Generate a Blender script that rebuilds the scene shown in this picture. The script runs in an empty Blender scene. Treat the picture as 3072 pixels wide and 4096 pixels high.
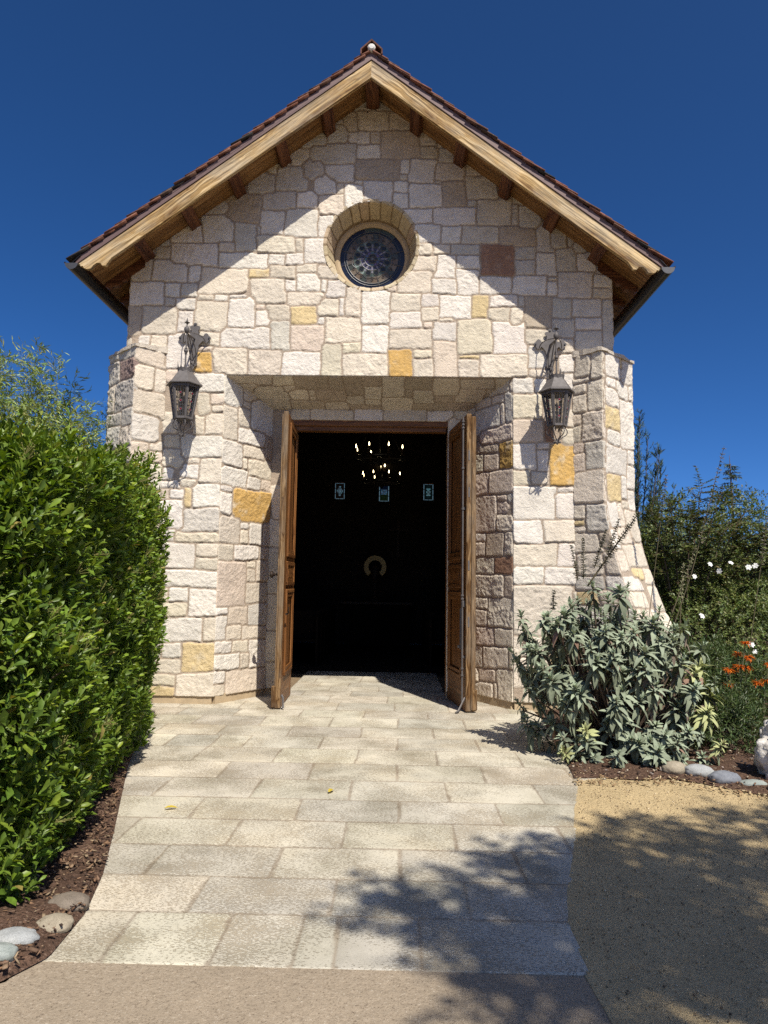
import bpy, math, random
import numpy as np
from mathutils import Vector, Matrix
random.seed(7)
SC = bpy.context.scene
COL = SC.collection
PI = math.pi

# ------------------------------------------------------------------ materials
def new_mat(name):
    m = bpy.data.materials.new(name); m.use_nodes = True
    nt = m.node_tree
    return m, nt, nt.nodes, nt.links, nt.nodes['Principled BSDF']

def noise_node(nt, scale, detail=4, rough=.55, coord=None, dist=0.):
    n = nt.nodes.new('ShaderNodeTexNoise'); n.inputs['Scale'].default_value = scale
    n.inputs['Detail'].default_value = detail; n.inputs['Roughness'].default_value = rough
    n.inputs['Distortion'].default_value = dist
    if coord is not None: nt.links.new(coord, n.inputs['Vector'])
    return n

def ramp(nt, fac, stops):
    r = nt.nodes.new('ShaderNodeValToRGB'); e = r.color_ramp.elements
    while len(e) < len(stops): e.new(.5)
    for k, (p, c) in enumerate(stops):
        e[k].position = p; e[k].color = (*c, 1)
    nt.links.new(fac, r.inputs['Fac'])
    return r

def mixc(nt, fac, a, b, mode='MIX'):
    m = nt.nodes.new('ShaderNodeMix'); m.data_type = 'RGBA'; m.blend_type = mode
    for s, v in ((0, fac), (6, a), (7, b)):
        if hasattr(v, 'links') or hasattr(v, 'is_linked'): nt.links.new(v, m.inputs[s])
        elif s == 0: m.inputs[0].default_value = v
        else: m.inputs[s].default_value = (*v, 1)
    return m.outputs[2]

def bump(nt, height, dist, strength=1., bsdf=None, prev=None):
    b = nt.nodes.new('ShaderNodeBump'); b.inputs['Distance'].default_value = dist
    b.inputs['Strength'].default_value = strength
    nt.links.new(height, b.inputs['Height'])
    if prev is not None: nt.links.new(prev, b.inputs['Normal'])
    if bsdf is not None: nt.links.new(b.outputs[0], bsdf.inputs['Normal'])
    return b.outputs[0]

def attr(nt, name='Col'):
    a = nt.nodes.new('ShaderNodeAttribute'); a.attribute_name = name
    return a

def objco(nt):
    return nt.nodes.new('ShaderNodeTexCoord').outputs['Object']

def mat_stone(name, lo=.86, hi=1.10, rough=.92, bs=70., bd=.006):
    m, nt, N, L, P = new_mat(name)
    co = objco(nt); a = attr(nt)
    n1 = noise_node(nt, 9, 6, .62, co, .6)
    r1 = ramp(nt, n1.outputs['Fac'], [(.28, (lo,)*3), (.52, (1, 1, 1)), (.75, (hi,)*3)])
    c = mixc(nt, 1., a.outputs['Color'], r1.outputs['Color'], 'MULTIPLY')
    n3 = noise_node(nt, 26, 5, .6, co, 1.2)
    r3 = ramp(nt, n3.outputs['Fac'], [(.55, (0, 0, 0)), (.72, (1, 1, 1))])
    c2 = mixc(nt, .2, c, (.62, .56, .46), 'MIX')
    mx = nt.nodes.new('ShaderNodeMix'); mx.data_type = 'RGBA'
    L.new(r3.outputs['Color'], mx.inputs[0]); L.new(c, mx.inputs[6]); L.new(c2, mx.inputs[7])
    L.new(mx.outputs[2], P.inputs['Base Color'])
    n2 = noise_node(nt, bs, 5, .68, co)
    vo = nt.nodes.new('ShaderNodeTexVoronoi'); vo.inputs['Scale'].default_value = bs * .9
    L.new(co, vo.inputs['Vector'])
    n4 = noise_node(nt, bs * .42, 4, .7, co)
    b0 = bump(nt, n4.outputs['Fac'], bd * 1.7, 1.)
    b1 = bump(nt, n2.outputs['Fac'], bd, 1., None, b0)
    bump(nt, vo.outputs['Distance'], bd * .35, .7, P, b1)
    P.inputs['Roughness'].default_value = rough
    P.inputs['Specular IOR Level'].default_value = .18
    return m

def mat_plain(name, col, rough=.6, metal=0., spec=.4, var=.15, vs=14., bd=0., bs=60.):
    m, nt, N, L, P = new_mat(name)
    co = objco(nt); n1 = noise_node(nt, vs, 5, .6, co)
    r1 = ramp(nt, n1.outputs['Fac'], [(.3, tuple(x * (1 - var) for x in col)), (.7, tuple(min(1, x * (1 + var)) for x in col))])
    L.new(r1.outputs['Color'], P.inputs['Base Color'])
    P.inputs['Roughness'].default_value = rough; P.inputs['Metallic'].default_value = metal
    P.inputs['Specular IOR Level'].default_value = spec
    if bd:
        bump(nt, noise_node(nt, bs, 4, .6, co).outputs['Fac'], bd, 1., P)
    return m

def mat_wood(name, c0, c1, c2, rough=.6, ring=26., bd=.0015, grey=None, sheen=.3, streak=.54):
    """grain runs along local x of the attribute 'lc'"""
    m, nt, N, L, P = new_mat(name)
    a = attr(nt, 'lc')
    mp = nt.nodes.new('ShaderNodeMapping'); mp.inputs['Scale'].default_value = (.55, 1, 1)
    L.new(a.outputs['Vector'], mp.inputs['Vector'])
    dn = noise_node(nt, 2.6, 3, .5, mp.outputs['Vector'])
    ad = nt.nodes.new('ShaderNodeVectorMath'); ad.operation = 'MULTIPLY_ADD'
    ad.inputs[1].default_value = (.0, .16, .16)
    L.new(dn.outputs['Color'], ad.inputs[0]); L.new(mp.outputs['Vector'], ad.inputs[2])
    mp2 = nt.nodes.new('ShaderNodeMapping'); mp2.inputs['Scale'].default_value = (.05, 1, 1)
    L.new(ad.outputs[0], mp2.inputs['Vector'])
    g = noise_node(nt, ring, 5, .62, mp2.outputs['Vector'], 1.2)
    mp3 = nt.nodes.new('ShaderNodeMapping'); mp3.inputs['Scale'].default_value = (.03, 1, 1)
    L.new(a.outputs['Vector'], mp3.inputs['Vector'])
    f = noise_node(nt, ring * 5, 3, .6, mp3.outputs['Vector'])
    r = ramp(nt, g.outputs['Fac'], [(.36, c0), (.5, c1), (.62, c2)])
    rf = ramp(nt, f.outputs['Fac'], [(.34, (streak,) * 3), (.56, (1, 1, 1))])
    c = mixc(nt, 1., r.outputs['Color'], rf.outputs['Color'], 'MULTIPLY')
    if grey is not None:
        gn = noise_node(nt, 3.2, 5, .6, mp.outputs['Vector'])
        gr = ramp(nt, gn.outputs['Fac'], [(.42, (0, 0, 0)), (.62, (1, 1, 1))])
        mx = nt.nodes.new('ShaderNodeMix'); mx.data_type = 'RGBA'
        L.new(gr.outputs['Color'], mx.inputs[0]); L.new(c, mx.inputs[6])
        gg = mixc(nt, 1., grey, rf.outputs['Color'], 'MULTIPLY')
        gg2 = mixc(nt, .45, gg, c)
        L.new(gg2, mx.inputs[7]); c = mx.outputs[2]
    L.new(c, P.inputs['Base Color'])
    b1 = bump(nt, g.outputs['Fac'], bd * 2, .8)
    bump(nt, f.outputs['Fac'], bd, .8, P, b1)
    P.inputs['Roughness'].default_value = rough; P.inputs['Specular IOR Level'].default_value = sheen
    return m

def mat_leaf(name, rough=.4, spec=.5, trans=.25, tint=(1., 1.1, .35), var=.25):
    m, nt, N, L, P = new_mat(name)
    a = attr(nt); co = objco(nt)
    n = noise_node(nt, 40, 3, .6, co)
    r = ramp(nt, n.outputs['Fac'], [(.3, (1 - var,)*3), (.7, (1 + var,)*3)])
    c = mixc(nt, 1., a.outputs['Color'], r.outputs['Color'], 'MULTIPLY')
    L.new(c, P.inputs['Base Color'])
    P.inputs['Roughness'].default_value = rough; P.inputs['Specular IOR Level'].default_value = spec
    t = nt.nodes.new('ShaderNodeBsdfTranslucent')
    tc = mixc(nt, 1., c, tint, 'MULTIPLY'); L.new(tc, t.inputs['Color'])
    mx = nt.nodes.new('ShaderNodeMixShader'); mx.inputs[0].default_value = trans
    out = N['Material Output']
    L.new(P.outputs[0], mx.inputs[1]); L.new(t.outputs[0], mx.inputs[2]); L.new(mx.outputs[0], out.inputs['Surface'])
    return m

M = {}
M['stone'] = mat_stone('rough limestone and mortar')
M['paver'] = mat_stone('tumbled limestone pavers', .8, 1.12, .85, 55., .003)
M['timber'] = mat_wood('weathered pine timber', (.17, .09, .032), (.45, .295, .125), (.66, .49, .27), .7, 12, .004, grey=(.40, .35, .27), sheen=.15, streak=.42)
M['soffit'] = mat_wood('varnished pine boards', (.17, .08, .026), (.26, .13, .045), (.35, .19, .072), .5, 12, .0008)
M['purlin'] = mat_wood('red stained fir', (.065, .024, .011), (.13, .046, .019), (.19, .078, .031), .5, 16, .001)
M['door'] = mat_wood('old oak door', (.10, .038, .010), (.175, .070, .019), (.25, .108, .032), .45, 16, .001, streak=.75)
M['edge'] = mat_wood('weathered oak edge', (.06, .028, .011), (.175, .096, .040), (.31, .20, .10), .75, 34, .004, grey=(.25, .20, .145), sheen=.1)
M['iron'] = mat_plain('dark wrought iron', (.115, .104, .10), .6, .2, .35, .2, 20, .0008, 90)
M['bronze'] = mat_plain('brown painted steel', (.145, .095, .088), .5, .1, .3, .08)
M['gutter'] = mat_plain('dark gutter steel', (.022, .021, .021), .35, .4, .45, .2, 6)
M['gutter_end'] = mat_plain('grey gutter end', (.085, .085, .09), .45, .5, .4, .1)
M['mortar'] = mat_plain('white mortar', (.62, .6, .56), .9, 0, .1, .1, 30, .003)
M['plinth'] = mat_plain('tan plinth render', (.40, .31, .20), .9, 0, .1, .12, 10, .002)
M['unlit_shell'] = mat_plain('plaster blackened for unlit nave', (.030, .024, .019), .9, 0, .1, .2, 2)  # nave's darkness put into the colour, so bounced light hardly shows
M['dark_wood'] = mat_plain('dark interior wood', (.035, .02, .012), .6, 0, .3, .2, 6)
M['gilt'] = mat_plain('gilded metal', (.22, .15, .05), .4, .6, .5, .1)
M['brass_plate'] = mat_plain('dark plate', (.05, .035, .025), .45, .6, .5, .2)
M['lead'] = mat_plain('lead came', (.13, .13, .135), .5, .6, .5, .1)

def mat_tile():
    m, nt, N, L, P = new_mat('clay roof tile')
    a = attr(nt); co = objco(nt)
    n = noise_node(nt, 7, 6, .65, co)
    r = ramp(nt, n.outputs['Fac'], [(.34, (.35, .33, .32)), (.52, (1, 1, 1)), (.72, (1.25, 1.15, 1.05))])
    c = mixc(nt, 1., a.outputs['Color'], r.outputs['Color'], 'MULTIPLY')
    n2 = noise_node(nt, 60, 4, .7, co)
    r2 = ramp(nt, n2.outputs['Fac'], [(.62, (0, 0, 0)), (.7, (1, 1, 1))])
    mx = nt.nodes.new('ShaderNodeMix'); mx.data_type = 'RGBA'
    L.new(r2.outputs['Color'], mx.inputs[0]); L.new(c, mx.inputs[6]); mx.inputs[7].default_value = (.20, .18, .12, 1)
    L.new(mx.outputs[2], P.inputs['Base Color'])
    P.inputs['Roughness'].default_value = .85; P.inputs['Specular IOR Level'].default_value = .2
    bump(nt, n2.outputs['Fac'], .003, 1., P)
    return m
M['tile'] = mat_tile()

def mat_col(name, rough=.3, spec=.5, metal=0., emis=0.):
    m, nt, N, L, P = new_mat(name)
    a = attr(nt); L.new(a.outputs['Color'], P.inputs['Base Color'])
    P.inputs['Roughness'].default_value = rough; P.inputs['Specular IOR Level'].default_value = spec
    P.inputs['Metallic'].default_value = metal
    if emis:
        L.new(a.outputs['Color'], P.inputs['Emission Color']); P.inputs['Emission Strength'].default_value = emis
    return m
M['glass_art'] = mat_col('leaded stained glass', .28, .35)
M['colour'] = mat_col('coloured matte', .8, .2)
M['jewel'] = mat_col('red glass jewel', .1, .6)

def mat_clear(name, tint, mixf=.12):
    m, nt, N, L, P = new_mat(name)
    t = nt.nodes.new('ShaderNodeBsdfTransparent'); t.inputs['Color'].default_value = (*tint, 1)
    g = nt.nodes.new('ShaderNodeBsdfGlossy'); g.inputs['Roughness'].default_value = .05
    mx = nt.nodes.new('ShaderNodeMixShader'); mx.inputs[0].default_value = mixf
    L.new(t.outputs[0], mx.inputs[1]); L.new(g.outputs[0], mx.inputs[2])
    L.new(mx.outputs[0], N['Material Output'].inputs['Surface'])
    return m
M['clear'] = mat_clear('lantern glass', (.86, .86, .85), .08)

def mat_window_glass():
    m, nt, N, L, P = new_mat('backlit stained glass')
    a = attr(nt); t = nt.nodes.new('ShaderNodeBsdfTransparent')
    L.new(a.outputs['Color'], t.inputs['Color'])
    L.new(t.outputs[0], N['Material Output'].inputs['Surface'])
    return m
M['backlit'] = mat_window_glass()

def mat_bulb():
    m, nt, N, L, P = new_mat('lit candle bulb')
    P.inputs['Emission Color'].default_value = (1, .78, .42, 1); P.inputs['Emission Strength'].default_value = 6.
    return m
M['bulb'] = mat_bulb()

# ------------------------------------------------------------------ objects
def wloc(o):
    v = Vector((0, 0, 0))
    while o is not None:
        v = v + o.location; o = o.parent
    return v

def tag(o, label=None, cat=None, group=None, kind=None):
    if label: o['label'] = label
    if cat: o['category'] = cat
    if group: o['group'] = group
    if kind: o['kind'] = kind
    return o

def thing(name, loc, label, cat, group=None):
    o = bpy.data.objects.new(name, None); COL.objects.link(o); o.location = loc
    o.empty_display_size = .2
    return tag(o, label, cat, group)

def make_mesh(name, V, Fq, mat, parent=None, col=None, lc=None, smooth=False, Ft=None):
    """V (n,3); Fq (m,4) quads and Ft (k,3) triangles as arrays, or Fq a list of tuples"""
    off = np.array(wloc(parent)) if parent is not None else np.zeros(3)
    V = np.asarray(V, dtype=np.float64) - off
    me = bpy.data.meshes.new(name)
    if isinstance(Fq, list):
        me.from_pydata([tuple(v) for v in V], [], Fq)
    else:
        parts, sizes = [], []
        if Fq is not None and len(Fq):
            parts.append(np.asarray(Fq, dtype=np.int32).ravel()); sizes.append(np.full(len(Fq), 4, dtype=np.int32))
        if Ft is not None and len(Ft):
            parts.append(np.asarray(Ft, dtype=np.int32).ravel()); sizes.append(np.full(len(Ft), 3, dtype=np.int32))
        idx = np.concatenate(parts); sz = np.concatenate(sizes)
        me.vertices.add(len(V)); me.vertices.foreach_set('co', V.astype(np.float32).ravel())
        me.loops.add(len(idx)); me.loops.foreach_set('vertex_index', idx)
        me.polygons.add(len(sz))
        st = np.concatenate(([0], np.cumsum(sz)[:-1])).astype(np.int32)
        me.polygons.foreach_set('loop_start', st)
        try: me.polygons.foreach_set('loop_total', sz)
        except Exception: pass
        me.update(calc_edges=True)
    if col is not None:
        c = np.ones((len(V), 4), dtype=np.float32); c[:, :3] = col
        at = me.color_attributes.new('Col', 'FLOAT_COLOR', 'POINT'); at.data.foreach_set('color', c.ravel())
    if lc is not None:
        at = me.attributes.new('lc', 'FLOAT_VECTOR', 'POINT'); at.data.foreach_set('vector', np.asarray(lc, dtype=np.float32).ravel())
    if smooth:
        me.polygons.foreach_set('use_smooth', np.ones(len(me.polygons), dtype=bool))
    me.materials.append(mat)
    me.validate()
    o = bpy.data.objects.new(name, me); COL.objects.link(o)
    if parent is not None: o.parent = parent
    return o

class MB:
    def __init__(s): s.v = []; s.f = []; s.lc = []; s.c = []; s.col = (1, 1, 1)
    def add(s, vs, fs, lc=None):
        b = len(s.v); s.v += [tuple(v) for v in vs]
        s.f += [tuple(i + b for i in f) for f in fs]
        s.lc += [tuple(x) for x in (lc if lc is not None else vs)]
        s.c += [s.col] * len(vs)
    def box(s, c, size, ax=None, bev=0.):
        """ax: three axis vectors"""
        hx, hy, hz = (d / 2 for d in size)
        ax = ax or (Vector((1, 0, 0)), Vector((0, 1, 0)), Vector((0, 0, 1)))
        ax = [Vector(a).normalized() for a in ax]
        ro = Vector((random.uniform(0, 9), random.uniform(0, 9), random.uniform(0, 9)))
        b = min(bev, hx * .45, hy * .45, hz * .45)
        vs, lc = [], []
        if b <= 0:
            P = [(x, y, z) for x in (-hx, hx) for y in (-hy, hy) for z in (-hz, hz)]
            F = [(0, 1, 3, 2), (4, 6, 7, 5), (0, 4, 5, 1), (2, 3, 7, 6), (0, 2, 6, 4), (1, 5, 7, 3)]
        else:
            P = []; F = []
            idx = {}
            for sx in (-1, 1):
                for sy in (-1, 1):
                    for sz in (-1, 1):
                        for k in range(3):
                            p = [sx * hx, sy * hy, sz * hz]
                            for j in range(3):
                                if j != k: p[j] -= (sx, sy, sz)[j] * b
                            idx[(sx, sy, sz, k)] = len(P); P.append(tuple(p))
            g = lambda a, k: idx[(*a, k)]
            for k in range(3):
                o1, o2 = [j for j in range(3) if j != k]
                for sg in (-1, 1):
                    q = []
                    for (a, c2) in ((-1, -1), (1, -1), (1, 1), (-1, 1)):
                        t = [0, 0, 0]; t[k] = sg; t[o1] = a; t[o2] = c2; q.append(g(t, k))
                    F.append(tuple(q))
            for k in range(3):            # edges along axis k
                o1, o2 = [j for j in range(3) if j != k]
                for a in (-1, 1):
                    for c2 in (-1, 1):
                        t0 = [0, 0, 0]; t0[k] = -1; t0[o1] = a; t0[o2] = c2
                        t1 = list(t0); t1[k] = 1
                        F.append((g(t0, o1), g(t1, o1), g(t1, o2), g(t0, o2)))
            for sx in (-1, 1):
                for sy in (-1, 1):
                    for sz in (-1, 1): F.append(tuple(idx[(sx, sy, sz, k)] for k in range(3)))
        c = Vector(c)
        for p in P:
            vs.append(c + ax[0] * p[0] + ax[1] * p[1] + ax[2] * p[2]); lc.append(Vector(p) + ro)
        s.add(vs, F, lc)
    def bar(s, p0, p1, w, t, up=(0, 0, 1), bev=0.):
        p0, p1 = Vector(p0), Vector(p1); d = p1 - p0; x = d.normalized()
        u = Vector(up); y = u.cross(x)
        if y.length < 1e-4: y = Vector((1, 0, 0)).cross(x)
        y.normalize(); z = x.cross(y)
        s.box((p0 + p1) / 2, (d.length, w, t), (x, y, z), bev)
    def prism(s, poly, y0, y1, M3=None, lcf=None):
        """poly of (x,z) extruded along y"""
        n = len(poly); f = M3 or (lambda x, y, z: (x, y, z))
        vs = [f(x, y0, z) for x, z in poly] + [f(x, y1, z) for x, z in poly]
        fs = [tuple(range(n)), tuple(range(2 * n - 1, n - 1, -1))]
        fs += [(i, i + n, (i + 1) % n + n, (i + 1) % n) for i in range(n)]
        lc = None
        if lcf: lc = [lcf(x, y0, z) for x, z in poly] + [lcf(x, y1, z) for x, z in poly]
        s.add(vs, fs, lc)
    def tube(s, pts, r, n=6, cap=True, flat=1.):
        pts = [Vector(p) for p in pts]; m = len(pts)
        if m < 2: return
        rs = r if hasattr(r, '__len__') else [r] * m
        vs, fs = [], []; ref = None
        for i, p in enumerate(pts):
            d = (pts[min(i + 1, m - 1)] - pts[max(i - 1, 0)])
            if d.length < 1e-9: d = Vector((0, 0, 1))
            d.normalize()
            if ref is None:
                ref = Vector((0, 0, 1)) if abs(d.z) < .9 else Vector((1, 0, 0))
            x = (ref - d * ref.dot(d))
            if x.length < 1e-6: x = d.orthogonal()
            x.normalize(); ref = x; y = d.cross(x)
            for k in range(n):
                a = 2 * PI * k / n
                vs.append(p + x * (math.cos(a) * rs[i]) + y * (math.sin(a) * rs[i] * flat))
        for i in range(m - 1):
            for k in range(n):
                fs.append((i * n + k, i * n + (k + 1) % n, (i + 1) * n + (k + 1) % n, (i + 1) * n + k))
        if cap:
            fs.append(tuple(range(n - 1, -1, -1))); fs.append(tuple(range((m - 1) * n, m * n)))
        L = 0; lc = []
        for i in range(m):
            if i: L += (pts[i] - pts[i - 1]).length
            for k in range(n): lc.append((L, math.cos(2 * PI * k / n) * rs[i], math.sin(2 * PI * k / n) * rs[i]))
        s.add(vs, fs, lc)
    def lathe(s, prof, c=(0, 0, 0), n=12, axis='z'):
        vs, fs = [], []; m = len(prof); c = Vector(c)
        for r, z in prof:
            for k in range(n):
                a = 2 * PI * k / n; x, y = r * math.cos(a), r * math.sin(a)
                vs.append(c + Vector((x, y, z) if axis == 'z' else ((x, z, y) if axis == 'y' else (z, x, y))))
        for i in range(m - 1):
            for k in range(n): fs.append((i * n + k, i * n + (k + 1) % n, (i + 1) * n + (k + 1) % n, (i + 1) * n + k))
        fs.append(tuple(range(n - 1, -1, -1))); fs.append(tuple(range((m - 1) * n, m * n)))
        s.add(vs, fs)
    def build(s, name, mat, parent=None, smooth=False):
        V = np.array(s.v, dtype=float)
        o = make_mesh(name, V, list(s.f), mat, parent, col=np.array(s.c), lc=np.array(s.lc))
        import bmesh
        bm = bmesh.new(); bm.from_mesh(o.data)
        bmesh.ops.recalc_face_normals(bm, faces=bm.faces); bm.to_mesh(o.data); bm.free()
        if smooth:
            try: o.data.shade_smooth(); o.data.set_sharp_from_angle(angle=math.radians(35))
            except Exception: o.data.polygons.foreach_set('use_smooth', np.ones(len(o.data.polygons), dtype=bool))
        return o

# ------------------------------------------------------------------ stone relief
def vnoise(u, v, seed=0):
    """smooth 2-D value noise in 0..1"""
    rs = np.random.RandomState(seed); T = rs.rand(256, 256)
    iu = np.floor(u).astype(int); iv = np.floor(v).astype(int); fu = u - iu; fv = v - iv
    fu = fu * fu * (3 - 2 * fu); fv = fv * fv * (3 - 2 * fv)
    a = T[iu % 256, iv % 256]; b = T[(iu + 1) % 256, iv % 256]; c = T[iu % 256, (iv + 1) % 256]; d = T[(iu + 1) % 256, (iv + 1) % 256]
    return (a * (1 - fu) + b * fu) * (1 - fv) + (c * (1 - fu) + d * fu) * fv

def fbm(u, v, seed=0, octv=3, g=.5):
    s = 0.; a = 1.; t = 0.
    for o in range(octv):
        s = s + a * vnoise(u * 2 ** o + 17 * o, v * 2 ** o + 5 * o, seed + o); t += a; a *= g
    return s / t - .5

SCOL = {'w': (.68, .625, .545), 'c': (.635, .56, .45), 't': (.47, .39, .30), 'y': (.60, .47, .26), 'y2': (.61, .545, .415),
        'o': (.56, .355, .12), 'o2': (.42, .27, .085), 'p': (.62, .52, .42), 'g': (.565, .52, .445), 'r': (.30, .175, .115), 'r2': (.33, .235, .205)}
MORTAR = np.array((.375, .30, .228))

def parse_boxes(txt):
    B = []
    for it in txt.split(';'):
        a, b, c, d, k = it.split()
        B.append((int(a) / 100, int(b) / 100, int(c) / 100, int(d) / 100, k))
    return dedupe(B)

def dedupe(B):
    out = []
    for b in sorted(B, key=lambda q: -(q[2] - q[0]) * (q[3] - q[1])):
        ok = True
        for o in out:
            w = min(b[2], o[2]) - max(b[0], o[0]); h = min(b[3], o[3]) - max(b[1], o[1])
            if w > 0 and h > 0 and w * h > .30 * (b[2] - b[0]) * (b[3] - b[1]): ok = False; break
        if ok: out.append(b)
    return out

def fill_boxes(B, u0, u1, v0, v1, rs, sw=(.16, .42), sh=(.10, .26), cols='wwwcccccctpgy'):
    """random coursed stones where nothing was laid yet"""
    def occ(u, v):
        if not len(B): return -9
        a = np.array([b[:4] for b in B])
        dx = np.maximum(a[:, 0] - u, u - a[:, 2]); dy = np.maximum(a[:, 1] - v, v - a[:, 3])
        return -np.min(np.maximum(dx, dy))
    B = list(B)
    v = v0 + .02
    while v < v1 - .03:
        h = rs.uniform(*sh); u = u0 + .015
        while u < u1 - .02:
            w = rs.uniform(*sw); w = min(w, u1 - u - .01)
            uc, vc = u + w / 2, v + h / 2
            free = True
            for (a, b) in ((.5, .5), (.12, .12), (.88, .12), (.12, .88), (.88, .88), (.5, .1), (.5, .9)):
                if B and occ(u + w * a, v + h * b) > -.012: free = False; break
            if free and w > .05:
                B.append((u + .012, v + .012, u + w - .012, min(v + h, v1) - .012, cols[rs.randint(len(cols))]))
                u += w
            else: u += .05
        v += .06 if len(B) < 4 or True else h
    return B

def courses(u0, u1, v0, v1, rs, sw=(.2, .5), sh=(.14, .3), cols='wwwccccctpgy'):
    B = []; v = v0
    while v < v1:
        h = rs.uniform(*sh); u = u0 - rs.uniform(0, .2)
        while u < u1:
            w = rs.uniform(*sw)
            if rs.rand() < .25:
                hh = h * rs.uniform(.4, .6)
                B.append((u, v, u + w - .022, v + hh - .022, cols[rs.randint(len(cols))]))
                B.append((u, v + hh, u + w - .022, v + h - .022, cols[rs.randint(len(cols))]))
            else: B.append((u, v, u + w - .022, v + h - .022, cols[rs.randint(len(cols))]))
            u += w
        v += h
    return B

def relief(name, P, u0, u1, v0, v1, res, B, mat, parent, seed=1, keep=None, joint=.0105, hs=1., warp=1., colfun=None, snap=None, mortar=MORTAR,
           pillow=.010, skirt=.05, rough_amp=1., lift=0.):
    """one skin of stones: P(u,v,h) maps to the world; boxes B = (u0,v0,u1,v1,colour)"""
    rs = np.random.RandomState(seed)
    nu = max(2, int(round((u1 - u0) / res))) + 1; nv = max(2, int(round((v1 - v0) / res))) + 1
    U, V = np.meshgrid(np.linspace(u0, u1, nu), np.linspace(v0, v1, nv), indexing='ij')
    U = U.ravel(); V = V.ravel()
    if snap is not None: U, V = snap(U, V)
    a = np.array([b[:4] for b in B]); n = len(B)
    cu, cv = (a[:, 0] + a[:, 2]) / 2, (a[:, 1] + a[:, 3]) / 2
    hu = np.maximum((a[:, 2] - a[:, 0]) / 2, .012); hv = np.maximum((a[:, 3] - a[:, 1]) / 2, .012)
    ang = rs.normal(0, .03, n) * warp; sk = rs.normal(0, .05, n) * warp
    rad = np.minimum(np.minimum(hu, hv) * .4, rs.uniform(.004, .02, n))
    base = np.array([SCOL[b[4]] if isinstance(b[4], str) else b[4] for b in B])
    base = base * rs.uniform(.90, 1.07, (n, 1)) * (1 + rs.normal(0, .006, (n, 3)))
    h0 = rs.uniform(.006, .0145, n) * hs; tu = rs.normal(0, .022, n) * hs; tv = rs.normal(0, .022, n) * hs
    ramp_ = rs.uniform(.5, 1.5, n) * rough_amp
    wu = (fbm(U * 3.3, V * 3.3, seed + 11, 2) * .028 + fbm(U * 13, V * 13, seed + 12, 3) * .017) * warp
    wv = (fbm(U * 3.3, V * 3.3, seed + 21, 2) * .028 + fbm(U * 13, V * 13, seed + 22, 3) * .017) * warp
    UU, VV = U + wu, V + wv
    NP = len(U); d1 = np.full(NP, 9.); d2 = np.full(NP, 9.); lab = np.zeros(NP, dtype=int)
    ordr = np.argsort(VV); CH = 4000
    for s in range(0, NP, CH):
        ii = ordr[s:s + CH]; pu, pv = UU[ii], VV[ii]
        lo, hi = pv.min() - .35, pv.max() + .35
        kk = np.where((cv + hv > lo) & (cv - hv < hi))[0]
        if len(kk) < 2: kk = np.argsort(np.abs(cv - pv.mean()))[:6]
        du = pu[:, None] - cu[kk]; dv = pv[:, None] - cv[kk]
        x = np.abs(du + ang[kk] * dv + sk[kk] * dv) - hu[kk] + rad[kk]
        y = np.abs(dv - ang[kk] * du) - hv[kk] + rad[kk]
        d = np.hypot(np.maximum(x, 0), np.maximum(y, 0)) + np.minimum(np.maximum(x, y), 0) - rad[kk]
        if len(kk) == 1: d = np.concatenate([d, d + 9], 1); kk = np.array([kk[0], kk[0]])
        o2 = np.argpartition(d, 1, axis=1)[:, :2]
        r = np.arange(len(ii)); da, db = d[r, o2[:, 0]], d[r, o2[:, 1]]
        sw = da > db
        la = np.where(sw, o2[:, 1], o2[:, 0])
        lab[ii] = kk[la]; d1[ii] = np.minimum(da, db); d2[ii] = np.maximum(da, db)
    e = np.minimum((d2 - d1) / 2, .035 - d1) - joint         # distance inside the stone's edge
    jn = fbm(U * 30, V * 30, seed + 31, 2)
    e = e + jn * .006 * warp
    t = np.clip(e / pillow, 0, 1); t = t * t * (3 - 2 * t); t = t ** .6
    us, vs_ = U - cu[lab], V - cv[lab]
    off = lab * 7.31
    rough = fbm(U * 10 + off, V * 10, seed + 41, 3, .6) * .013 + fbm(U * 30 + off, V * 30, seed + 51, 3, .75) * .0125
    hst = h0[lab] + tu[lab] * us + tv[lab] * vs_ + rough * ramp_[lab] * hs
    hst = np.maximum(hst, .004 * hs)
    mo = fbm(U * 20, V * 20, seed + 61, 2) * .005 * hs
    H = mo * (1 - t) + hst * t + lift
    tc = np.clip((e + .0015) / .004, 0, 1)[:, None]
    bl = fbm(U * 6 + off, V * 6, seed + 71, 3)[:, None]
    bc = base[lab]; bc = bc * (1 + .22 * bl)
    veins = np.clip(fbm(U * 9 + off, V * 9 + 3, seed + 81, 3, .6)[:, None] * 4 - .35, 0, 1)
    strong = (base[:, 0] - base[:, 2])[lab][:, None]
    bc = bc * (1 - veins * np.clip(strong * 2.2 - .3, 0, .75)) + np.array((.64, .57, .45)) * veins * np.clip(strong * 2.2 - .3, 0, .75)
    mc = mortar * (1 + .25 * fbm(U * 8, V * 8, seed + 91, 3)[:, None])
    Cc = mc * (1 - tc) + bc * tc
    if colfun is not None: Cc = colfun(U, V, Cc, tc, lab)
    X = P(U, V, H)
    idx = np.arange(nu * nv).reshape(nu, nv)
    Q = np.stack([idx[:-1, :-1], idx[1:, :-1], idx[1:, 1:], idx[:-1, 1:]], -1).reshape(-1, 4)
    if keep is not None:
        k = keep(U, V); Q = Q[k[Q].all(axis=1)]
    # skirt along every open edge
    E = np.concatenate([Q[:, [0, 1]], Q[:, [1, 2]], Q[:, [2, 3]], Q[:, [3, 0]]])
    Es = np.sort(E, 1); key = Es[:, 0].astype(np.int64) * (nu * nv) + Es[:, 1]
    un, inv, cnt = np.unique(key, return_inverse=True, return_counts=True)
    be = E[cnt[inv] == 1]
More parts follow.
